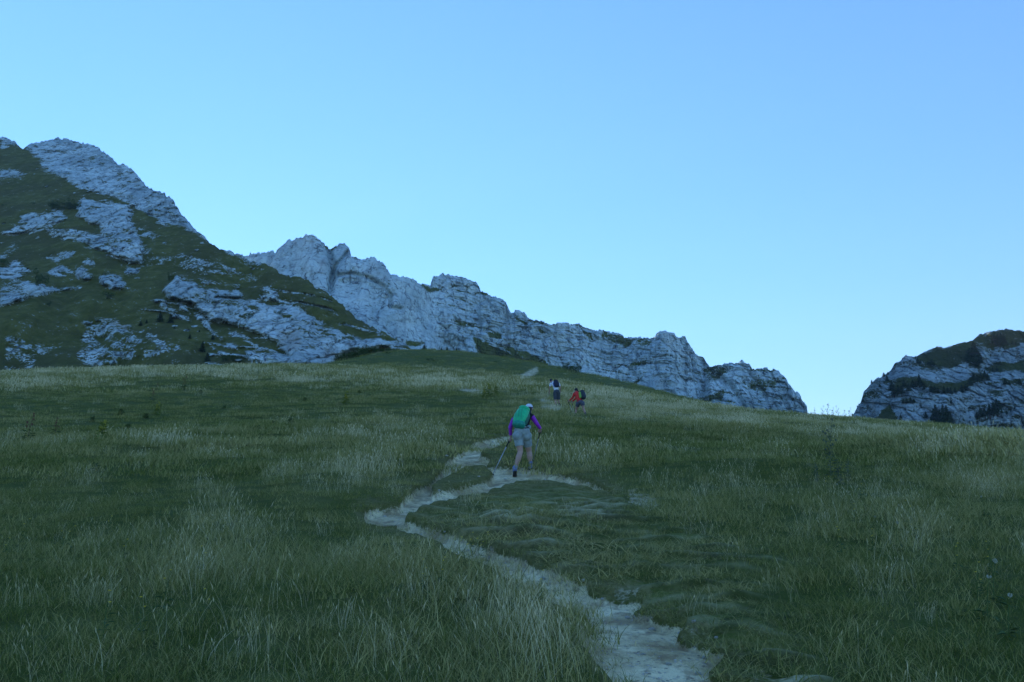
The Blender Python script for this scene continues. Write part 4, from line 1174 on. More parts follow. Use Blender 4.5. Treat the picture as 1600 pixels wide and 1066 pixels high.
# ================================================================== man in the white T-shirt
def hiker_white():
    Yh = find_Y(872, 636, 36, 58)
    O = gz(870, Yh); k = Yh / 1244 / 12.54
    def J(x, z, y): return Vector(((x - 377) * k, y, (725 - z) * k))
    t = empty("person", O); tag(t, "hiker in a white T-shirt and long dark shorts bending forward, farthest up the path", "person", "hikers climbing the meadow")
    z0 = 0
    aL = J(376, 695, .0); aR = J(432, 662, .30); kL = J(352, 610, .05); kR = J(415, 600, .22)
    hL = J(345, 455, .0); hR = J(412, 455, .05); pel = J(378, 425, .02); sp1 = J(368, 360, .10); ch = J(345, 275, .22); nk = J(300, 222, .33); hd = J(272, 190, .42)
    sL = J(268, 258, .30); sR = J(425, 262, .16); eL = J(243, 350, .34); eR = J(458, 345, .2); wL = J(240, 425, .46); wR = J(462, 400, .36)
    look = Vector((-.35, .9, -.25)); up = Vector((-.1, .35, 1))
    B = Blob()
    for h, kn, a in ((hL, kL, aL), (hR, kR, aR)):
        B.chain([(h, .088), (kn.lerp(h, .45), .076), (kn, .057), (kn.lerp(a, .35) + Vector((0, -.02, 0)), .058), (kn.lerp(a, .82), .038), (a, .038)])
        B.chain([(a, .036), (a + Vector((0, .12, -.05)), .032)])
    B.chain([(pel, .13), (sp1, .125), (ch, .14), (ch.lerp(nk, .5), .11)]); B.chain([(sL, .058), (ch.lerp(nk, .3), .1), (sR, .058)])
    B.chain([(ch.lerp(nk, .6), .07), (nk, .058), (hd, .055)])
    for s, e, w, sd in ((sL, eL, wL, -1), (sR, eR, wR, 1)):
        B.chain([(s, .056), (s.lerp(e, .5), .05), (e, .041), (e.lerp(w, .35), .040), (w, .028)])
        relaxed_hand(B, w, (w - e), sd)
    M = head(B, hd, look, up, 1.03); B.build("body", skin, t, .007, 4)
    Bs = Blob()
    for h, kn in ((hL, kL), (hR, kR)): Bs.limb(h, .118, h.lerp(kn, .80), .104, caps=False, n=22)
    Bs.ball(hL, .12); Bs.ball(hR, .12); Bs.chain([(pel + Vector((-.05, 0, 0)), .135), (pel + Vector((.05, 0, 0)), .135)]); Bs.limb(pel, .148, pel.lerp(sp1, .5), .142, caps=False, n=24)
    Bs.build("shorts", plain("charcoal_fabric", (.055, .065, .078), .85, .2, 14), t, .008, 3)
    Bt = Blob(); Bt.chain([(sp1, .14), (ch, .15), (ch.lerp(nk, .5), .12)]); Bt.limb(pel.lerp(sp1, .35), .146, sp1, .142, caps=False, n=24)
    Bt.chain([(sL, .066), (ch.lerp(nk, .3), .11), (sR, .066)])
    for s, e in ((sL, eL), (sR, eR)): Bt.limb(s, .068, s.lerp(e, .55), .062, caps=False, n=18)
    Bt.ball(sL.lerp(ch, .3), .1)
    Bt.build("tshirt", plain("white_cotton", (.72, .74, .78), .9, .05, 12), t, .008, 3)
    bh = Blob(); u = (up - look.normalized() * up.dot(look.normalized())).normalized(); bh.ball(hd + u * .026 - look.normalized() * .02, .096, (.9, 1, 1), M); bh.build("hair", hairb, t, .007, 2)
    sm = plain("dark_boot", (.03, .034, .05), .7, .3, 30); so = plain("dark_sole", (.03, .03, .03), .9)
    shoe(t, aL, (-.1, 1, 0), R(2), sm, so, 1.08); shoe(t, aR, (.1, 1, 0), R(6), sm, so, 1.08)
    zax = (J(352, 190, .30) - J(385, 340, .0)).normalized(); yax = Vector((-.15, 1, -.3)); yax = (yax - zax * yax.dot(zax)).normalized(); RM = Matrix((yax.cross(zax), yax, zax)).transposed()
    ctr = J(374, 268, .0)
    p = empty("backpack", O + ctr); tag(p, "dark navy rucksack on the back of the hiker in the white T-shirt", "backpack", "hikers' rucksacks")
    nv = plain("navy_nylon", (.014, .017, .035), .6, .25, 18)
    vs, fs = softbox(.34, .22, .50, .72, .9, .5, .08); solid("pack_body", [RM @ v for v in vs], fs, nv, p)
    vs, fs = softbox(.28, .2, .10, .7, .95, .6, .06); solid("lid", [RM @ (v + Vector((0, 0, .225))) for v in vs], fs, plain("black_nylon", (.012, .012, .016), .6), p)
    vs, fs = softbox(.05, .15, .32, .8, .9, .6, .05); solid("side_panel", [RM @ (v + Vector((-.165, .04, -.03))) for v in vs], fs, plain("blue_nylon", (.02, .05, .22), .6), p)
    b = Blob(); hc = J(378, 352, .06) - ctr; n = 18
    b.chain([(hc + Vector((.155 * math.cos(2*math.pi*i/n), .155 * math.sin(2*math.pi*i/n), .02)), .015) for i in range(n + 1)]); b.build("hip_belt", plain("white_webbing", (.55, .58, .66), .8), p, .008, 1)
    for s in (sL, sR):
        b = Blob(); q = s.lerp(nk, .3) - ctr
        b.chain([(q + Vector((0, -.12, .03)), .02), (q + Vector((0, .0, .085)), .022), (q + Vector((0, .13, .02)), .022), (q.lerp(sp1 - ctr, .5) + Vector((0, .18, 0)), .018)]); b.build("shoulder_strap", nv, p, .008, 1)

# ================================================================== walker in the red jacket
def hiker_red():
    Yh = find_Y(908, 649, 32, 52)
    O = gz(906, Yh); k = Yh / 1244 / 12.54
    def J(x, z, y): return Vector(((x - 830) * k, y, (915 - z) * k))
    t = empty("person", O); tag(t, "hiker in a red jacket and short grey shorts leaning on poles in tall grass", "person", "hikers climbing the meadow")
    aF = J(745, 885, .35); aB = J(935, 895, -.05); kF = J(765, 795, .32); kB = J(900, 790, .02)
    hF = J(800, 680, .10); hB = J(880, 680, .0); pel = J(842, 655, .05); sp1 = J(820, 590, .12); ch = J(790, 500, .24); nk = J(775, 440, .33); hd = J(772, 408, .40)
    sF = J(735, 480, .38); sB = J(835, 480, .16); eF = J(705, 555, .40); wF = J(640, 612, .48); eB = J(745, 590, .30); wB = J(700, 622, .42)
    gF = J(618, 628, .52); gB = J(688, 640, .48)
    tF = Vector((J(735, 890, 0).x, .78, 0)); tB = Vector((J(752, 850, 0).x, .95, 0))
    for q in (tF, tB): q.z = float(ground(np.array([O.x + q.x]), np.array([O.y + q.y]))[0][0]) - O.z
    look = Vector((-.6, .75, -.2)); up = Vector((-.2, .2, 1))
    B = Blob()
    for h, kn, a in ((hF, kF, aF), (hB, kB, aB)):
        B.chain([(h, .086), (kn.lerp(h, .45), .074), (kn, .054), (kn.lerp(a, .35) + Vector((.015, -.01, 0)), .056), (kn.lerp(a, .82), .037), (a, .036)])
        B.chain([(a, .034), (a + Vector((-.08, .08, -.05)), .03)])
    B.chain([(pel, .12), (sp1, .11), (ch, .125), (ch.lerp(nk, .5), .1)]); B.chain([(sF, .052), (ch.lerp(nk, .4), .09), (sB, .052)]); B.chain([(ch.lerp(nk, .6), .06), (nk, .05), (hd, .05)])
    for s, e, w in ((sF, eF, wF), (sB, eB, wB)): B.chain([(s, .05), (s.lerp(e, .5), .045), (e, .036), (e.lerp(w, .4), .035), (w, .025)])
    xF = (gF - tF).normalized(); xB = (gB - tB).normalized()
    hand(B, wF, gF, xF, -1); hand(B, wB, gB, xB, 1)
    M = head(B, hd, look, up); B.build("body", skin, t, .007, 4)
    rm = plain("red_jacket", (.62, .030, .022), .7, .18, 14, bumpd=.01)
    b = Blob(); b.chain([(sp1, .13), (ch, .142), (ch.lerp(nk, .5), .11)]); b.limb(pel.lerp(sp1, .1), .15, sp1, .132, caps=False, n=24); b.limb(ch, .09, nk, .066, caps=False)
    for s, e, w in ((sF, eF, wF), (sB, eB, wB)): b.chain([(s, .066), (s.lerp(e, .5), .060), (e, .052)]); b.limb(e, .052, e.lerp(w, .93), .040, caps=False, n=18)
    b.chain([(sF, .064), (ch.lerp(nk, .4), .1), (sB, .064)]); b.build("jacket", rm, t, .007, 3)
    b = Blob()
    for h, kn in ((hF, kF), (hB, kB)): b.limb(h, .112, h.lerp(kn, .42), .100, caps=False, n=22)
    b.ball(hF, .114); b.ball(hB, .116); b.ball(pel + Vector((0, -.02, 0)), .138); b.limb(pel, .142, pel.lerp(sp1, .45), .134, caps=False, n=24); b.build("shorts", plain("slate_fabric", (.085, .09, .115), .85, .2, 14), t, .008, 3)
    b = Blob(); f = look.normalized(); u = (up - f * up.dot(f)).normalized(); b.ball(hd + u * .022 - f * .022, .096, (.92, 1, 1), M); b.chain([(hd - f * .08, .05), (hd - f * .10 - u * .08, .035), (hd - f * .10 - u * .17, .02)]); b.build("hair", hairb, t, .007, 2)
    sm = plain("brown_boot", (.10, .085, .08), .7, .3, 30); so = plain("brown_sole", (.04, .035, .03), .9)
    shoe(t, aF, (-.7, .8, 0), R(3), sm, so); shoe(t, aB, (-.5, .9, 0), -R(18), sm, so)
    zax = (J(860, 430, .26) - J(885, 605, -.02)).normalized(); yax = Vector((-.55, .75, -.2)); yax = (yax - zax * yax.dot(zax)).normalized(); RM = Matrix((yax.cross(zax), yax, zax)).transposed()
    ctr = J(893, 515, .04)
    p = empty("backpack", O + ctr); tag(p, "black rucksack with lime green side on the back of the red-jacketed hiker", "backpack", "hikers' rucksacks")
    bk = plain("charcoal_nylon", (.022, .03, .036), .6, .25, 18)
    vs, fs = softbox(.28, .23, .50, .7, .9, .5, .1); solid("pack_body", [RM @ v for v in vs], fs, bk, p)
    vs, fs = softbox(.24, .21, .10, .7, .95, .6, .06); solid("lid", [RM @ (v + Vector((0, 0, .215))) for v in vs], fs, bk, p)
    vs, fs = softbox(.06, .15, .40, .8, .9, .6, .05); solid("side_panel", [RM @ (v + Vector((-.135, .055, 0))) for v in vs], fs, plain("lime_nylon", (.20, .38, .05), .6), p)
    for s in (sF, sB):
        b = Blob(); q = s.lerp(nk, .3) - ctr
        b.chain([(q + Vector((.1, -.09, .02)), .02), (q + Vector((.02, .0, .08)), .02), (q + Vector((-.07, .09, .0)), .02), (q.lerp(sp1 - ctr, .5) + Vector((-.1, .11, 0)), .018)]); b.build("shoulder_strap", bk, p, .008, 1)
    b = Blob(); hc = J(838, 632, .07) - ctr; n = 18
    b.chain([(hc + Vector((.148 * math.cos(2*math.pi*i/n), .148 * math.sin(2*math.pi*i/n), .0)), .014) for i in range(n + 1)]); b.build("hip_belt", M_black, p, .008, 1)
    pg = "trekking poles of the hiker in the red jacket"
    pole(O + gF + xF * .07, O + tF, "pale trekking pole held farther left by the red-jacketed hiker", M_white_pole, pg)
    pole(O + gB + xB * .07, O + tB, "pale trekking pole nearer the legs of the red-jacketed hiker", M_white_pole, pg)

hiker_green(); hiker_white(); hiker_red()
# ------------------------------------------------------------------ conifers and shrubs
TRM = NT("dark_needles"); _o = TRM.obj(); _f = TRM.noise(_o, 1.4, 4); 
conif = TRM.done(TRM.mix(TRM.mr(_f, .35, .65), (.016, .03, .012), (.045, .07, .022)), .9, None, .1)
BRM = NT("broad_leaves"); _o = BRM.obj(); _f = BRM.noise(_o, 2.0, 4)
leafm = BRM.done(BRM.mix(BRM.mr(_f, .35, .65), (.028, .05, .012), (.07, .105, .026)), .9, None, .1)
bark = plain("bark", (.07, .05, .035), .95, .3, 6)

def trunk_mesh(h, r, limbs, seed):
    rr = random.Random(seed); V = []; Fc = []
    def tube(pts, n=7):
        k = len(V)
        for i, (c, q) in enumerate(pts):
            d = (pts[min(i+1, len(pts)-1)][0] - pts[max(i-1, 0)][0])
            V.extend(ring_pts(c, d, q, n))
        for i in range(len(pts) - 1):
            for j in range(n): Fc.append((k+i*n+j, k+i*n+(j+1) % n, k+(i+1)*n+(j+1) % n, k+(i+1)*n+j))
    tube([(Vector((rr.uniform(-.02, .02)*h*t, rr.uniform(-.02, .02)*h*t, h*t - .3)), max(.01, r*(1-t)+.01)) for t in (0, .2, .4, .6, .8, 1)])
    for i in range(limbs):
        t = rr.uniform(.15, .85); a = rr.uniform(0, 6.28); L = h * .25 * (1 - t) + .15
        c = Vector((0, 0, h * t)); tube([(c, r*.3*(1-t)+.01), (c + Vector((math.cos(a)*L, math.sin(a)*L, L*.15)), .008)], 5)
    me = bpy.data.meshes.new("trunk"); me.from_pydata([tuple(v) for v in V], [], Fc); me.update(); me.materials.append(bark)
    return me

def crown_mesh(h, w, kind, seed):
    r = np.random.default_rng(seed); C_ = []; Nn = []; Sz = []
    if kind == 'spruce':
        n = 1500
        t = 1 - np.sqrt(r.uniform(0, 1, n)); t = np.clip(t, 0, 1); t = .06 + .94 * t
        a = r.uniform(0, 2*np.pi, n)
        lay = np.floor(t * 15) / 15 + .02
        rad = w * (1 - t) ** .85 * (.62 + .38 * np.sin(a * 3 + lay * 40 + seed) ) * r.uniform(.25, 1, n) ** .5 * (1 + .35*(t*15-np.floor(t*15) < .5))
        lean = .05 * w * np.sin(t * 3 + seed)
        c = np.stack([rad*np.cos(a)+lean, rad*np.sin(a), h*t - rad*.28], -1)
        sz = h * .030 * r.uniform(.6, 1.5, n)
    else:
        n = 1300; cs = r.normal(0, 1, (9, 3)) * np.array([.55*w, .55*w, .22*h]) + np.array([0, 0, .48*h])
        k = r.integers(0, 9, n); d = r.normal(0, 1, (n, 3)); d /= np.linalg.norm(d, axis=1)[:, None]
        c = cs[k] + d * (r.uniform(.3, 1, n) ** .4)[:, None] * np.array([.38*w, .38*w, .24*h]); c[:, 2] = np.clip(c[:, 2], .02, None)
        sz = h * .038 * r.uniform(.6, 1.5, n)
    e1 = r.normal(0, 1, (n, 3)); e1 /= np.linalg.norm(e1, axis=1)[:, None]; e2 = r.normal(0, 1, (n, 3)); e2 -= (e2*e1).sum(1)[:, None]*e1; e2 /= np.linalg.norm(e2, axis=1)[:, None]
    V = np.stack([c - e1*sz[:, None], c + e2*sz[:, None]*.5, c + e1*sz[:, None], c - e2*sz[:, None]*.5], 1).reshape(-1, 3)
    me = np_mesh("crown", V, np.arange(4*n).reshape(-1, 4), smooth=False); me.materials.append(conif if kind == 'spruce' else leafm)
    return me

PROTO = {}
for kind in ('spruce', 'shrub'):
    for v in range(4):
        h = 1.0; w = (.24, .30, .21, .34)[v] if kind == 'spruce' else (.7, .9, .6, 1.1)[v]
        PROTO[kind, v] = (trunk_mesh(1.0 if kind == 'spruce' else .6, .028, 6, v), crown_mesh(1.0, w, kind, 50 + v))
_used = set()
def tree(kind, loc, h, label, group, v, wsc=1.0):
    t = empty({"spruce": "spruce_tree", "shrub": "shrub"}[kind], loc, random.uniform(0, 6.28))
    tag(t, label, "tree" if kind == 'spruce' else "bush", group)
    for nm, me in zip(("trunk", "crown"), PROTO[kind, v]):
        o = bpy.data.objects.new(nm, me); C.objects.link(o); o.parent = t; o.scale = (h * wsc, h * wsc, h)
ORD = ["", "second", "third", "fourth", "fifth", "sixth", "seventh", "eighth", "ninth", "tenth", "eleventh", "twelfth", "thirteenth", "fourteenth", "fifteenth", "sixteenth", "seventeenth", "eighteenth", "nineteenth", "twentieth", "twenty-first", "twenty-second", "twenty-third", "twenty-fourth", "twenty-fifth", "twenty-sixth", "twenty-seventh", "twenty-eighth", "twenty-ninth", "thirtieth"]
def ordinal(i, n):
    return "leftmost" if i == 0 else "rightmost" if i == n - 1 else ORD[i] + " from left"
def grow(sm, pts, kind, noun, place, group, wsc=1.0):
    """pts: base column, base row, height in photo pixels"""
    pts = sorted(pts); n = len(pts)
    for i, (x, y, hp) in enumerate(pts):
        p = surf(sm, x, y); h = hp * p[1] / F * 1.12
        lab = ("%s %s" % (noun, place)) if n == 1 else "%s of the %s %s" % (ordinal(i, n), noun + ("es" if noun.endswith("sh") else "s"), place)
        tree(kind, (p[0], p[1] - .4, p[2] - .06 * h), h, lab, group, (i * 3 + int(x)) % 4, wsc)
# left mountain
grow(SA, [(62,447,20)], 'shrub', "round dark bush", "left of the pale boulders on the left mountain", "bushes on the left mountain", .8)
grow(SA, [(82,327,11),(92,328,12),(101,328,12),(109,327,13),(118,327,11)], 'shrub', "dark pine bush", "on top of the big outcrop", "bushes on the left mountain")
grow(SA, [(8,414,10)], 'shrub', "small dark bush", "at the left picture edge above a boulder", "bushes on the left mountain")
grow(SA, [(168,467,13)], 'shrub', "dark bush", "below the oval boulder on the slope", "bushes on the left mountain")
grow(SA, [(78,479,6)], 'shrub', "tiny dark bush", "alone on the smooth lower grass slope", "bushes on the left mountain")
grow(SA, [(221,509,8),(229,505,6),(251,503,15),(267,505,14),(297,529,7),(312,519,4),(273,514,4),(317,549,16),(324,565,14),(333,531,8)], 'spruce', "dark spruce", "on the lower rib of the left mountain", "spruces on the left mountain", 1.5)
grow(SA, [(350,565,9),(357,564,10),(365,564,9),(374,566,9)], 'shrub', "dark bush", "behind the meadow edge below the cliff band", "bushes on the left mountain")
grow(SA, [(266,438,9)], 'shrub', "dark bush", "beside the pointed rock fin", "bushes on the left mountain", .8)
grow(SA, [(388,498,9),(437,491,7),(383,487,5)], 'shrub', "dark bush", "in a hollow of the lower cliff band", "bushes on the left mountain")
grow(SA, [(53,320,4),(5,322,4),(420,530,5)], 'shrub', "tiny bush", "scattered over the grass of the left mountain", "bushes on the left mountain")
# right mountain
RZ = lambda L: [(1300 + x / 5.33, 500 + y / 5.33, h / 5.33) for x, y, h in L]
RMG = "conifers on the right mountain"
grow(SC, RZ([(330,530,32),(430,472,36),(462,455,24),(588,330,18),(150,785,20),(190,712,16),(215,700,14),(460,510,50),(400,560,30)]), 'spruce', "small dark conifer", "up the left shoulder of the right mountain", RMG, 1.6)
grow(SC, RZ([(690,318,20),(710,360,44),(735,362,30),(830,378,50),(800,372,30),(850,380,30)]), 'spruce', "dark conifer", "under the smooth summit grass, right mountain", RMG, 1.6)
grow(SC, RZ([(500,590,80),(520,625,80),(555,600,60),(580,615,70),(600,555,60),(640,590,60),(670,560,60),(690,575,60),(725,545,90),(745,560,60),(770,580,50)]), 'spruce', "dark conifer", "in the left wood of the grassy ledge", RMG, 1.5)
grow(SC, RZ([(830,600,60),(855,605,60),(880,608,50),(935,612,60),(965,608,50),(990,614,54),(1020,606,40),(1085,605,60),(1110,590,50)]), 'spruce', "dark conifer", "along the lip of the main cliff", RMG, 1.5)
grow(SC, RZ([(1150,545,64),(1180,505,70),(1210,510,60),(1240,490,60),(1270,480,60),(1300,505,56),(1340,430,36),(1370,425,36)]), 'spruce', "dark conifer", "on the rising right end of the grassy ledge", RMG, 1.5)
grow(SC, RZ([(1150,340,110),(1175,350,120),(1200,345,130),(1225,360,100),(1180,260,80),(1200,390,60)]), 'spruce', "dark conifer", "in the steep gully below the summit", RMG, 1.5)
grow(SC, RZ([(1350,190,70),(1385,210,100),(1410,205,100),(1435,195,80),(1500,200,30),(1530,205,26)]), 'spruce', "dark conifer", "near the summit of the right mountain", RMG, 1.5)
grow(SC, RZ([(845,850,110),(870,862,150),(900,860,110),(930,862,150),(960,860,140),(990,858,90),(780,815,50),(760,820,40)]), 'spruce', "tall dark conifer", "at the cliff foot above the meadow edge", RMG, 1.4)
grow(SC, RZ([(1210,830,60),(1240,810,80),(1270,800,70),(1310,790,90),(1345,785,100),(1370,770,110),(1395,730,60),(1430,700,30)]), 'spruce', "dark conifer", "in the slanting cleft of the main cliff", RMG, 1.5)
grow(SC, RZ([(590,695,36),(620,692,44),(650,690,48),(680,690,36),(990,695,34),(570,840,50),(1410,775,26),(1450,780,26),(1520,745,20),(1440,535,50),(1470,540,36),(1560,530,44)]), 'spruce', "stunted dark conifer", "scattered on the main cliff face", RMG, 1.6)
# the green knoll behind the meadow
def knoll(pts, kind, noun, place, group, wsc=1.0):
    pts = sorted(pts); n = len(pts)
    for i, (x, Y, hp) in enumerate(pts):
        p = gz(x, Y); h = hp * Y / F * 1.1
        lab = ("%s %s" % (noun, place)) if n == 1 else "%s of the %s %s" % (ordinal(i, n), noun + ("es" if noun.endswith("sh") else "s"), place)
        tree(kind, (p.x, p.y, p.z - .05 * h), h, lab, group, (i + int(x)) % 4, wsc)
knoll([(659,172,10),(687,174,6),(696,174,8),(711,174,7)], 'spruce', "little dark spruce", "on the crest of the green knoll", "bushes and spruces on the green knoll", 1.8)
knoll([(736,170,4),(745,170,3)], 'shrub', "low dark bush", "just right of the knoll's spruces", "bushes and spruces on the green knoll")
knoll([(526,150,9),(536,153,10),(546,156,12),(556,160,13),(566,163,11),(578,166,10),(590,168,8),(601,170,7)], 'shrub', "dark green bush", "crowding the left flank of the green knoll", "bushes and spruces on the green knoll", 1.3)
knoll([(884,150,9),(893,150,10),(901,150,11)], 'shrub', "dark bush", "on the knoll edge above the hikers", "bushes and spruces on the green knoll", 1.1)
knoll([(601,150,4),(672,130,6),(1016,130,3),(775,140,3)], 'shrub', "tiny dark bush", "dotted over the open side of the knoll", "bushes and spruces on the green knoll")

# ------------------------------------------------------------------ weeds, flowers, stones
stemm = plain("green_stem", (.07, .12, .03), .8, .2, 60)
leafg = plain("weed_leaf", (.07, .11, .03), .8, .3, 30)
leafdk = plain("thistle_leaf", (.10, .13, .09), .85, .3, 30)
yel = plain("yellow_petals", (.78, .56, .02), .7, .1, 60)
whi = plain("seed_fluff", (.34, .35, .24), .9, .05, 60)
redm = plain("rusty_dock_seed", (.15, .05, .03), .9, .3, 60)

def stalk_mesh(h, r, branches, seed, lean=.1):
    rr = random.Random(seed); V = []; Fc = []
    def tube(pts, n=5):
        k = len(V)
        for i, (c, q) in enumerate(pts):
            d = pts[min(i+1, len(pts)-1)][0] - pts[max(i-1, 0)][0]; V.extend(ring_pts(c, d, q, n))
        for i in range(len(pts)-1):
            for j in range(n): Fc.append((k+i*n+j, k+i*n+(j+1) % n, k+(i+1)*n+(j+1) % n, k+(i+1)*n+j))
    main = [(Vector((lean*h*t*t, 0, h*t - .02)), r*(1-.6*t)) for t in (0, .25, .5, .75, 1)]; tube(main)
    tips = [main[-1][0]]
    for b in range(branches):
        t = rr.uniform(.35, .92); a = rr.uniform(0, 6.28); L = h * rr.uniform(.12, .3) * (1.2 - t)
        c = Vector((lean*h*t*t, 0, h*t)); e = c + Vector((math.cos(a)*L*.7, math.sin(a)*L*.7, L)); tube([(c, r*.5), (e, r*.3)]); tips.append(e)
    me = bpy.data.meshes.new("stem"); me.from_pydata([tuple(v) for v in V], [], Fc); me.update()
    return me, tips
def leaves_mesh(h, n, size, seed, lo=.05, hi=.9, spread=.2, lean=.1):
    r = np.random.default_rng(seed); t = r.uniform(lo, hi, n); a = r.uniform(0, 6.28, n); L = size * r.uniform(.5, 1.3, n) * (1.15 - t*.6)
    c = np.stack([lean*h*t*t, 0*t, h*t], -1); d = np.stack([np.cos(a), np.sin(a), r.uniform(-.1, .7, n)], -1); s = np.stack([-np.sin(a), np.cos(a), 0*a], -1)
    L = L[:, None]; b = c + d * L * spread * .3
    V = np.stack([b, b + d*L*.5 + s*L*.16, b + d*L - np.array([0, 0, .25])*L, b + d*L*.5 - s*L*.16], 1).reshape(-1, 3)
    return np_mesh("leaf", V, np.arange(4*n).reshape(-1, 4), smooth=False)
def heads_mesh(tips, r, kind, seed):
    rr = random.Random(seed); V = []; Fc = []
    for tp in tips:
        if kind == 'flower':
            k = len(V); V.append(tp + Vector((0, 0, r*.25))); n = 12
            for i in range(n):
                a = 2*math.pi*i/n; V.append(tp + Vector((math.cos(a)*r*(1 if i % 2 else .72), math.sin(a)*r*(1 if i % 2 else .72), r*.15)))
            for i in range(n): Fc.append((k, k+1+i, k+1+(i+1) % n))
            k = len(V); V.append(tp - Vector((0, 0, r*.5)))
            for i in range(n): Fc.append((k, k-n+(i+1) % n, k-n+i))
        else:
            for q in range(26):                     # ball of fluff or burrs: many small leaflets
                d = Vector((rr.gauss(0, 1), rr.gauss(0, 1), rr.gauss(0, 1))).normalized(); s = d.orthogonal().normalized(); c = tp + d * r * .75
                k = len(V); V += [tp + d*r*.2, c + s*r*.3, tp + d*r*1.05, c - s*r*.3]; Fc.append((k, k+1, k+2, k+3))
    me = bpy.data.meshes.new("head"); me.from_pydata([tuple(v) for v in V], [], Fc); me.update()
    return me
def plant(name, spots, label_noun, cat, group, h, branches, stem_mat, leafs, head, headmat, part_head, places, r=.0028):
    protos = []
    for v in range(3):
        sm_, tips = stalk_mesh(1.0, r / h, branches, v + 11, .12); sm_.materials.append(stem_mat)
        ps = [("stem", sm_)]
        if leafs:
            lm = leaves_mesh(1.0, leafs[0], leafs[1] / h, v + 5, *leafs[2:4]); lm.materials.append(leafs[4]); ps.append(("leaf", lm))
        if head: hm = heads_mesh(tips, head[1] / h, head[0], v); hm.materials.append(headmat); ps.append((part_head, hm))
        protos.append(ps)
    for i, (x, Y, k) in enumerate(spots):
        p = gz(x, Y); t = empty(name, p, random.uniform(0, 6.28)); tag(t, "%s %s" % (label_noun, places[i]), cat, group)
        for nm, me in protos[i % 3]:
            o = bpy.data.objects.new(nm, me); C.objects.link(o); o.parent = t; o.scale = (h*k,) * 3
def rows(L):        # photo column and row -> column and distance of the ground there
    return [(x, find_Y(x, y, 4.5, 95), k) for x, y, k in L]
def places_of(L, zone):
    o = sorted(range(len(L)), key=lambda i: L[i][0]); out = [""] * len(L)
    for r_, i in enumerate(o): out[i] = ("%s, %s" % (zone, ordinal(r_, len(L)))) if len(L) > 1 else zone
    return out
YL = [(80,850,1),(204,843,1),(139,860,.8),(300,955,1),(220,1012,1.1),(360,965,.8),(272,992,1),(230,890,1),(60,876,.8),(150,862,1),(350,905,1)]
plant("yellow_flower", rows(YL), "yellow flower in the left foreground grass", "flower", "yellow flowers left of the path", .30, 1, stemm, (10, .07, .02, .5, leafg), ('flower', .012), yel, "bloom", places_of(YL, "low grass"))
YM = [(732,888,1),(738,872,1),(697,920,1),(752,890,1),(671,928,.9),(762,880,1),(842,955,.9)]
plant("yellow_flower", rows(YM), "yellow flower between the path and the tall grass", "flower", "yellow flowers beside the path", .34, 2, stemm, (10, .07, .02, .5, leafg), ('flower', .012), yel, "bloom", places_of(YM, "in bloom"))
YR = [(1275,780,1),(1322,790,1),(1285,868,1),(1330,875,.9),(1500,900,1),(1447,910,1),(1393,820,1),(1470,955,1),(1535,1050,1.1),(1554,985,1),(1580,905,1),(1480,740,1),(1310,822,.9),(1395,850,.8)]
plant("yellow_flower", rows(YR), "yellow flower in the right foreground grass", "flower", "yellow flowers right of the path", .34, 2, stemm, (10, .07, .02, .5, leafg), ('flower', .011), yel, "bloom", places_of(YR, "small bloom"))
WD = [(1343,842,1),(1367,855,1),(1507,812,1),(1583,860,.9),(1494,942,1.2),(1480,980,1.1),(1505,1002,1),(1288,785,.9)]
plant("seed_head", rows(WD), "grey white dandelion clock right of the path", "seed head", "dandelion clocks in the right meadow", .30, 0, stemm, (8, .08, .01, .2, leafg), ('fluff', .017), whi, "fluff_ball", places_of(WD, "round"))
TH = [(1284,742,1.35)]
plant("thistle", rows(TH), "tall thin grey green thistle standing alone", "thistle", None, .82, 9, leafdk, (90, .07, .02, .95, leafdk), ('burr', .018), leafdk, "flower_head", ["in the right meadow below the sky gap"], .004)
TH2 = [(1310,752,.5),(1262,748,.45),(1296,756,.6)]
plant("thistle", rows(TH2), "short bushy thistle at the foot of the tall one", "thistle", "short thistles round the tall one", .8, 5, leafdk, (70, .14, .02, .9, leafdk), ('burr', .022), leafdk, "flower_head", places_of(TH2, "grey green"), .006)
DK = [(236,628,1),(282,612,1.3),(53,692,1.2),(94,688,.9),(240,614,.9)]
plant("dock_plant", rows(DK), "upright dock with rusty seed spikes", "weed", "docks in the left meadow", .9, 6, plain("rusty_stem", (.12, .06, .035), .9), (24, .22, .02, .4, leafg), ('burr', .035), redm, "seed_spike", places_of(DK, "far left meadow"), .008)
WB = [(148,660,1),(190,650,1.2),(230,655,1.0),(205,670,.9),(310,615,1),(430,667,1),(456,665,1.2),(405,675,.9),(475,628,1),(165,738,.8),(350,640,.8),(560,615,.9)]
plant("leafy_weed", rows(WB), "dark leafy weed clump on the left meadow slope", "weed", "leafy weeds on the left slope", .26, 6, stemm, (90, .16, .02, .95, leafg), None, None, "head", places_of(WB, "dark green"), .008)
YB = [(247,650,1.2),(540,634,1.3),(765,620,1.4),(775,618,1.2),(757,622,1.2),(166,690,1.2)]
plant("yellow_weed", rows(YB), "bushy weed with yellow green tops", "weed", "yellow green weeds in the middle meadow", .6, 9, stemm, (60, .2, .02, .9, plain("lime_leaf", (.15, .2, .03), .8)), ('burr', .04), plain("faded_yellow", (.34, .32, .04), .9), "flower_head", places_of(YB, "middle distance"), .007)
SK = [(1272,655,1),(1283,652,1.2),(1292,652,1.4),(1300,652,1.1),(1309,652,1.3),(1318,652,1.0),(1326,652,1.2)]
plant("grass_stalk", [(x, 66, k) for x, y, k in SK], "tall feathery stalk against the sky in the gap", "stalk", "feathery stalks on the skyline", 1.0, 10, plain("straw_stem", (.3, .28, .17), .9), None, ('burr', .03), plain("straw_head", (.34, .32, .22), .9), "seed_head", places_of(SK, "between the cliffs"), .006)

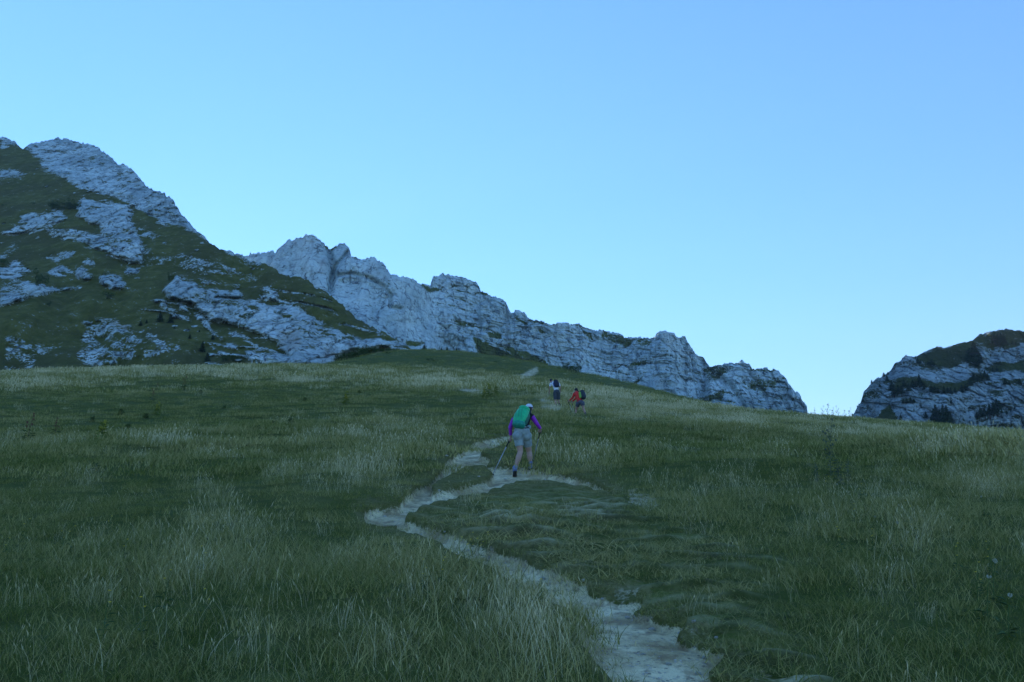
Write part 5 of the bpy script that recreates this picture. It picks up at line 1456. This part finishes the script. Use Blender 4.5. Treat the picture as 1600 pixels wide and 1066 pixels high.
# stones
stm = NT("pale_stone"); _o = stm.obj(); _f = stm.noise(_o, 18, 5); stone = stm.done(stm.mix(stm.mr(_f, .35, .65), (.40, .37, .28), (.62, .58, .46)), .9, stm.bump(_f, .01), .2)
SPR = []
for v in range(5):
    r_ = np.random.default_rng(v); u, w_ = np.meshgrid(np.linspace(0, 2*np.pi, 17)[:-1], np.linspace(0.02, np.pi-.02, 10))
    d = np.stack([np.sin(w_)*np.cos(u), np.sin(w_)*np.sin(u), np.cos(w_)], -1)
    k = 1 + .35*noise(d[..., 0]*1.7+v*9, d[..., 1]*1.7, d[..., 2]*1.7, 5) + .15*noise(d[..., 0]*4+v, d[..., 1]*4, d[..., 2]*4, 6)
    V = (d * k[..., None] * np.array([1, .75, .5])).reshape(-1, 3); nr, nc = 10, 16; f = []
    for i in range(nr-1):
        for j in range(nc): f.append((i*nc+j, (i+1)*nc+j, (i+1)*nc+(j+1) % nc, i*nc+(j+1) % nc))
    f += [tuple(range(nc)), tuple(reversed(range((nr-1)*nc, nr*nc)))]
    me = bpy.data.meshes.new("stone"); me.from_pydata([tuple(x) for x in V], [], f); me.update(); me.materials.append(stone); me.polygons.foreach_set("use_smooth", [True]*len(me.polygons)); SPR.append(me)
ST = [(1000,985,.028),(1040,1010,.022),(1070,1020,.02),(965,962,.03),(1060,1052,.022),(1020,1045,.02),(985,1030,.018),(905,925,.028),(870,905,.022),(845,900,.03),(790,880,.022),(760,865,.02),(735,850,.03),(700,835,.022),(665,828,.028),(930,940,.02),(1090,1003,.02),(1060,985,.02),(1080,1055,.02),(610,800,.03),(640,790,.022),(690,770,.03),(700,712,.04),(735,700,.04),(770,690,.04),(750,745,.03),(790,750,.035),(850,748,.03),(880,745,.035)]
pl = places_of(ST, "pale grey")
for i, (x, y, r_) in enumerate(ST):
    p = gz(x, find_Y(x, y, 4.5, 40)); o = bpy.data.objects.new("stone", SPR[i % 5]); C.objects.link(o); o.location = (p.x, p.y, p.z + r_*.15)
    o.scale = (r_, r_, r_); o.rotation_euler = (random.uniform(-.2, .2), random.uniform(-.2, .2), random.uniform(0, 6)); 
    o['group'] = "stones on the path"; o['category'] = "stone"
    near_ = i
# stone labels by where on the path they lie
_st = [o for o in C.objects if o.name.startswith("stone")]
_st.sort(key=lambda o: o.location.y)
for zone, lo, hi in (("lower foreground path", 0, 8.0), ("straight middle path", 8.0, 11.6), ("upper bend of the path", 11.6, 40)):
    g_ = sorted([o for o in _st if lo <= o.location.y < hi], key=lambda o: o.location.x)
    for i, o in enumerate(g_): o['label'] = "pale stone on the %s, %s" % (zone, ordinal(i, len(g_)))

# ------------------------------------------------------------------ the air between here and the cliffs
def haze():
    x0, x1, y0, y1, z0, z1 = -1900, 2600, -260, 3700, -90, 620
    V = [(x, y, z) for z in (z0, z1) for y in (y0, y1) for x in (x0, x1)]
    Fc = [(0, 2, 3, 1), (4, 5, 7, 6), (0, 1, 5, 4), (2, 6, 7, 3), (0, 4, 6, 2), (1, 3, 7, 5)]
    me = bpy.data.meshes.new("haze"); me.from_pydata(V, [], Fc); me.update()
    m = bpy.data.materials.new("air"); m.use_nodes = True; t = m.node_tree; t.nodes.clear()
    o_ = t.nodes.new("ShaderNodeOutputMaterial"); v = t.nodes.new("ShaderNodeVolumePrincipled")
    v.inputs['Color'].default_value = (.80, .88, .95, 1); v.inputs['Density'].default_value = HAZE
    t.links.new(v.outputs[0], o_.inputs['Volume'])
    o = link("haze", me, m); tag(o, "thin blue morning air in front of the distant cliffs", "haze", kind="stuff")
HAZE = 0.00008
haze()
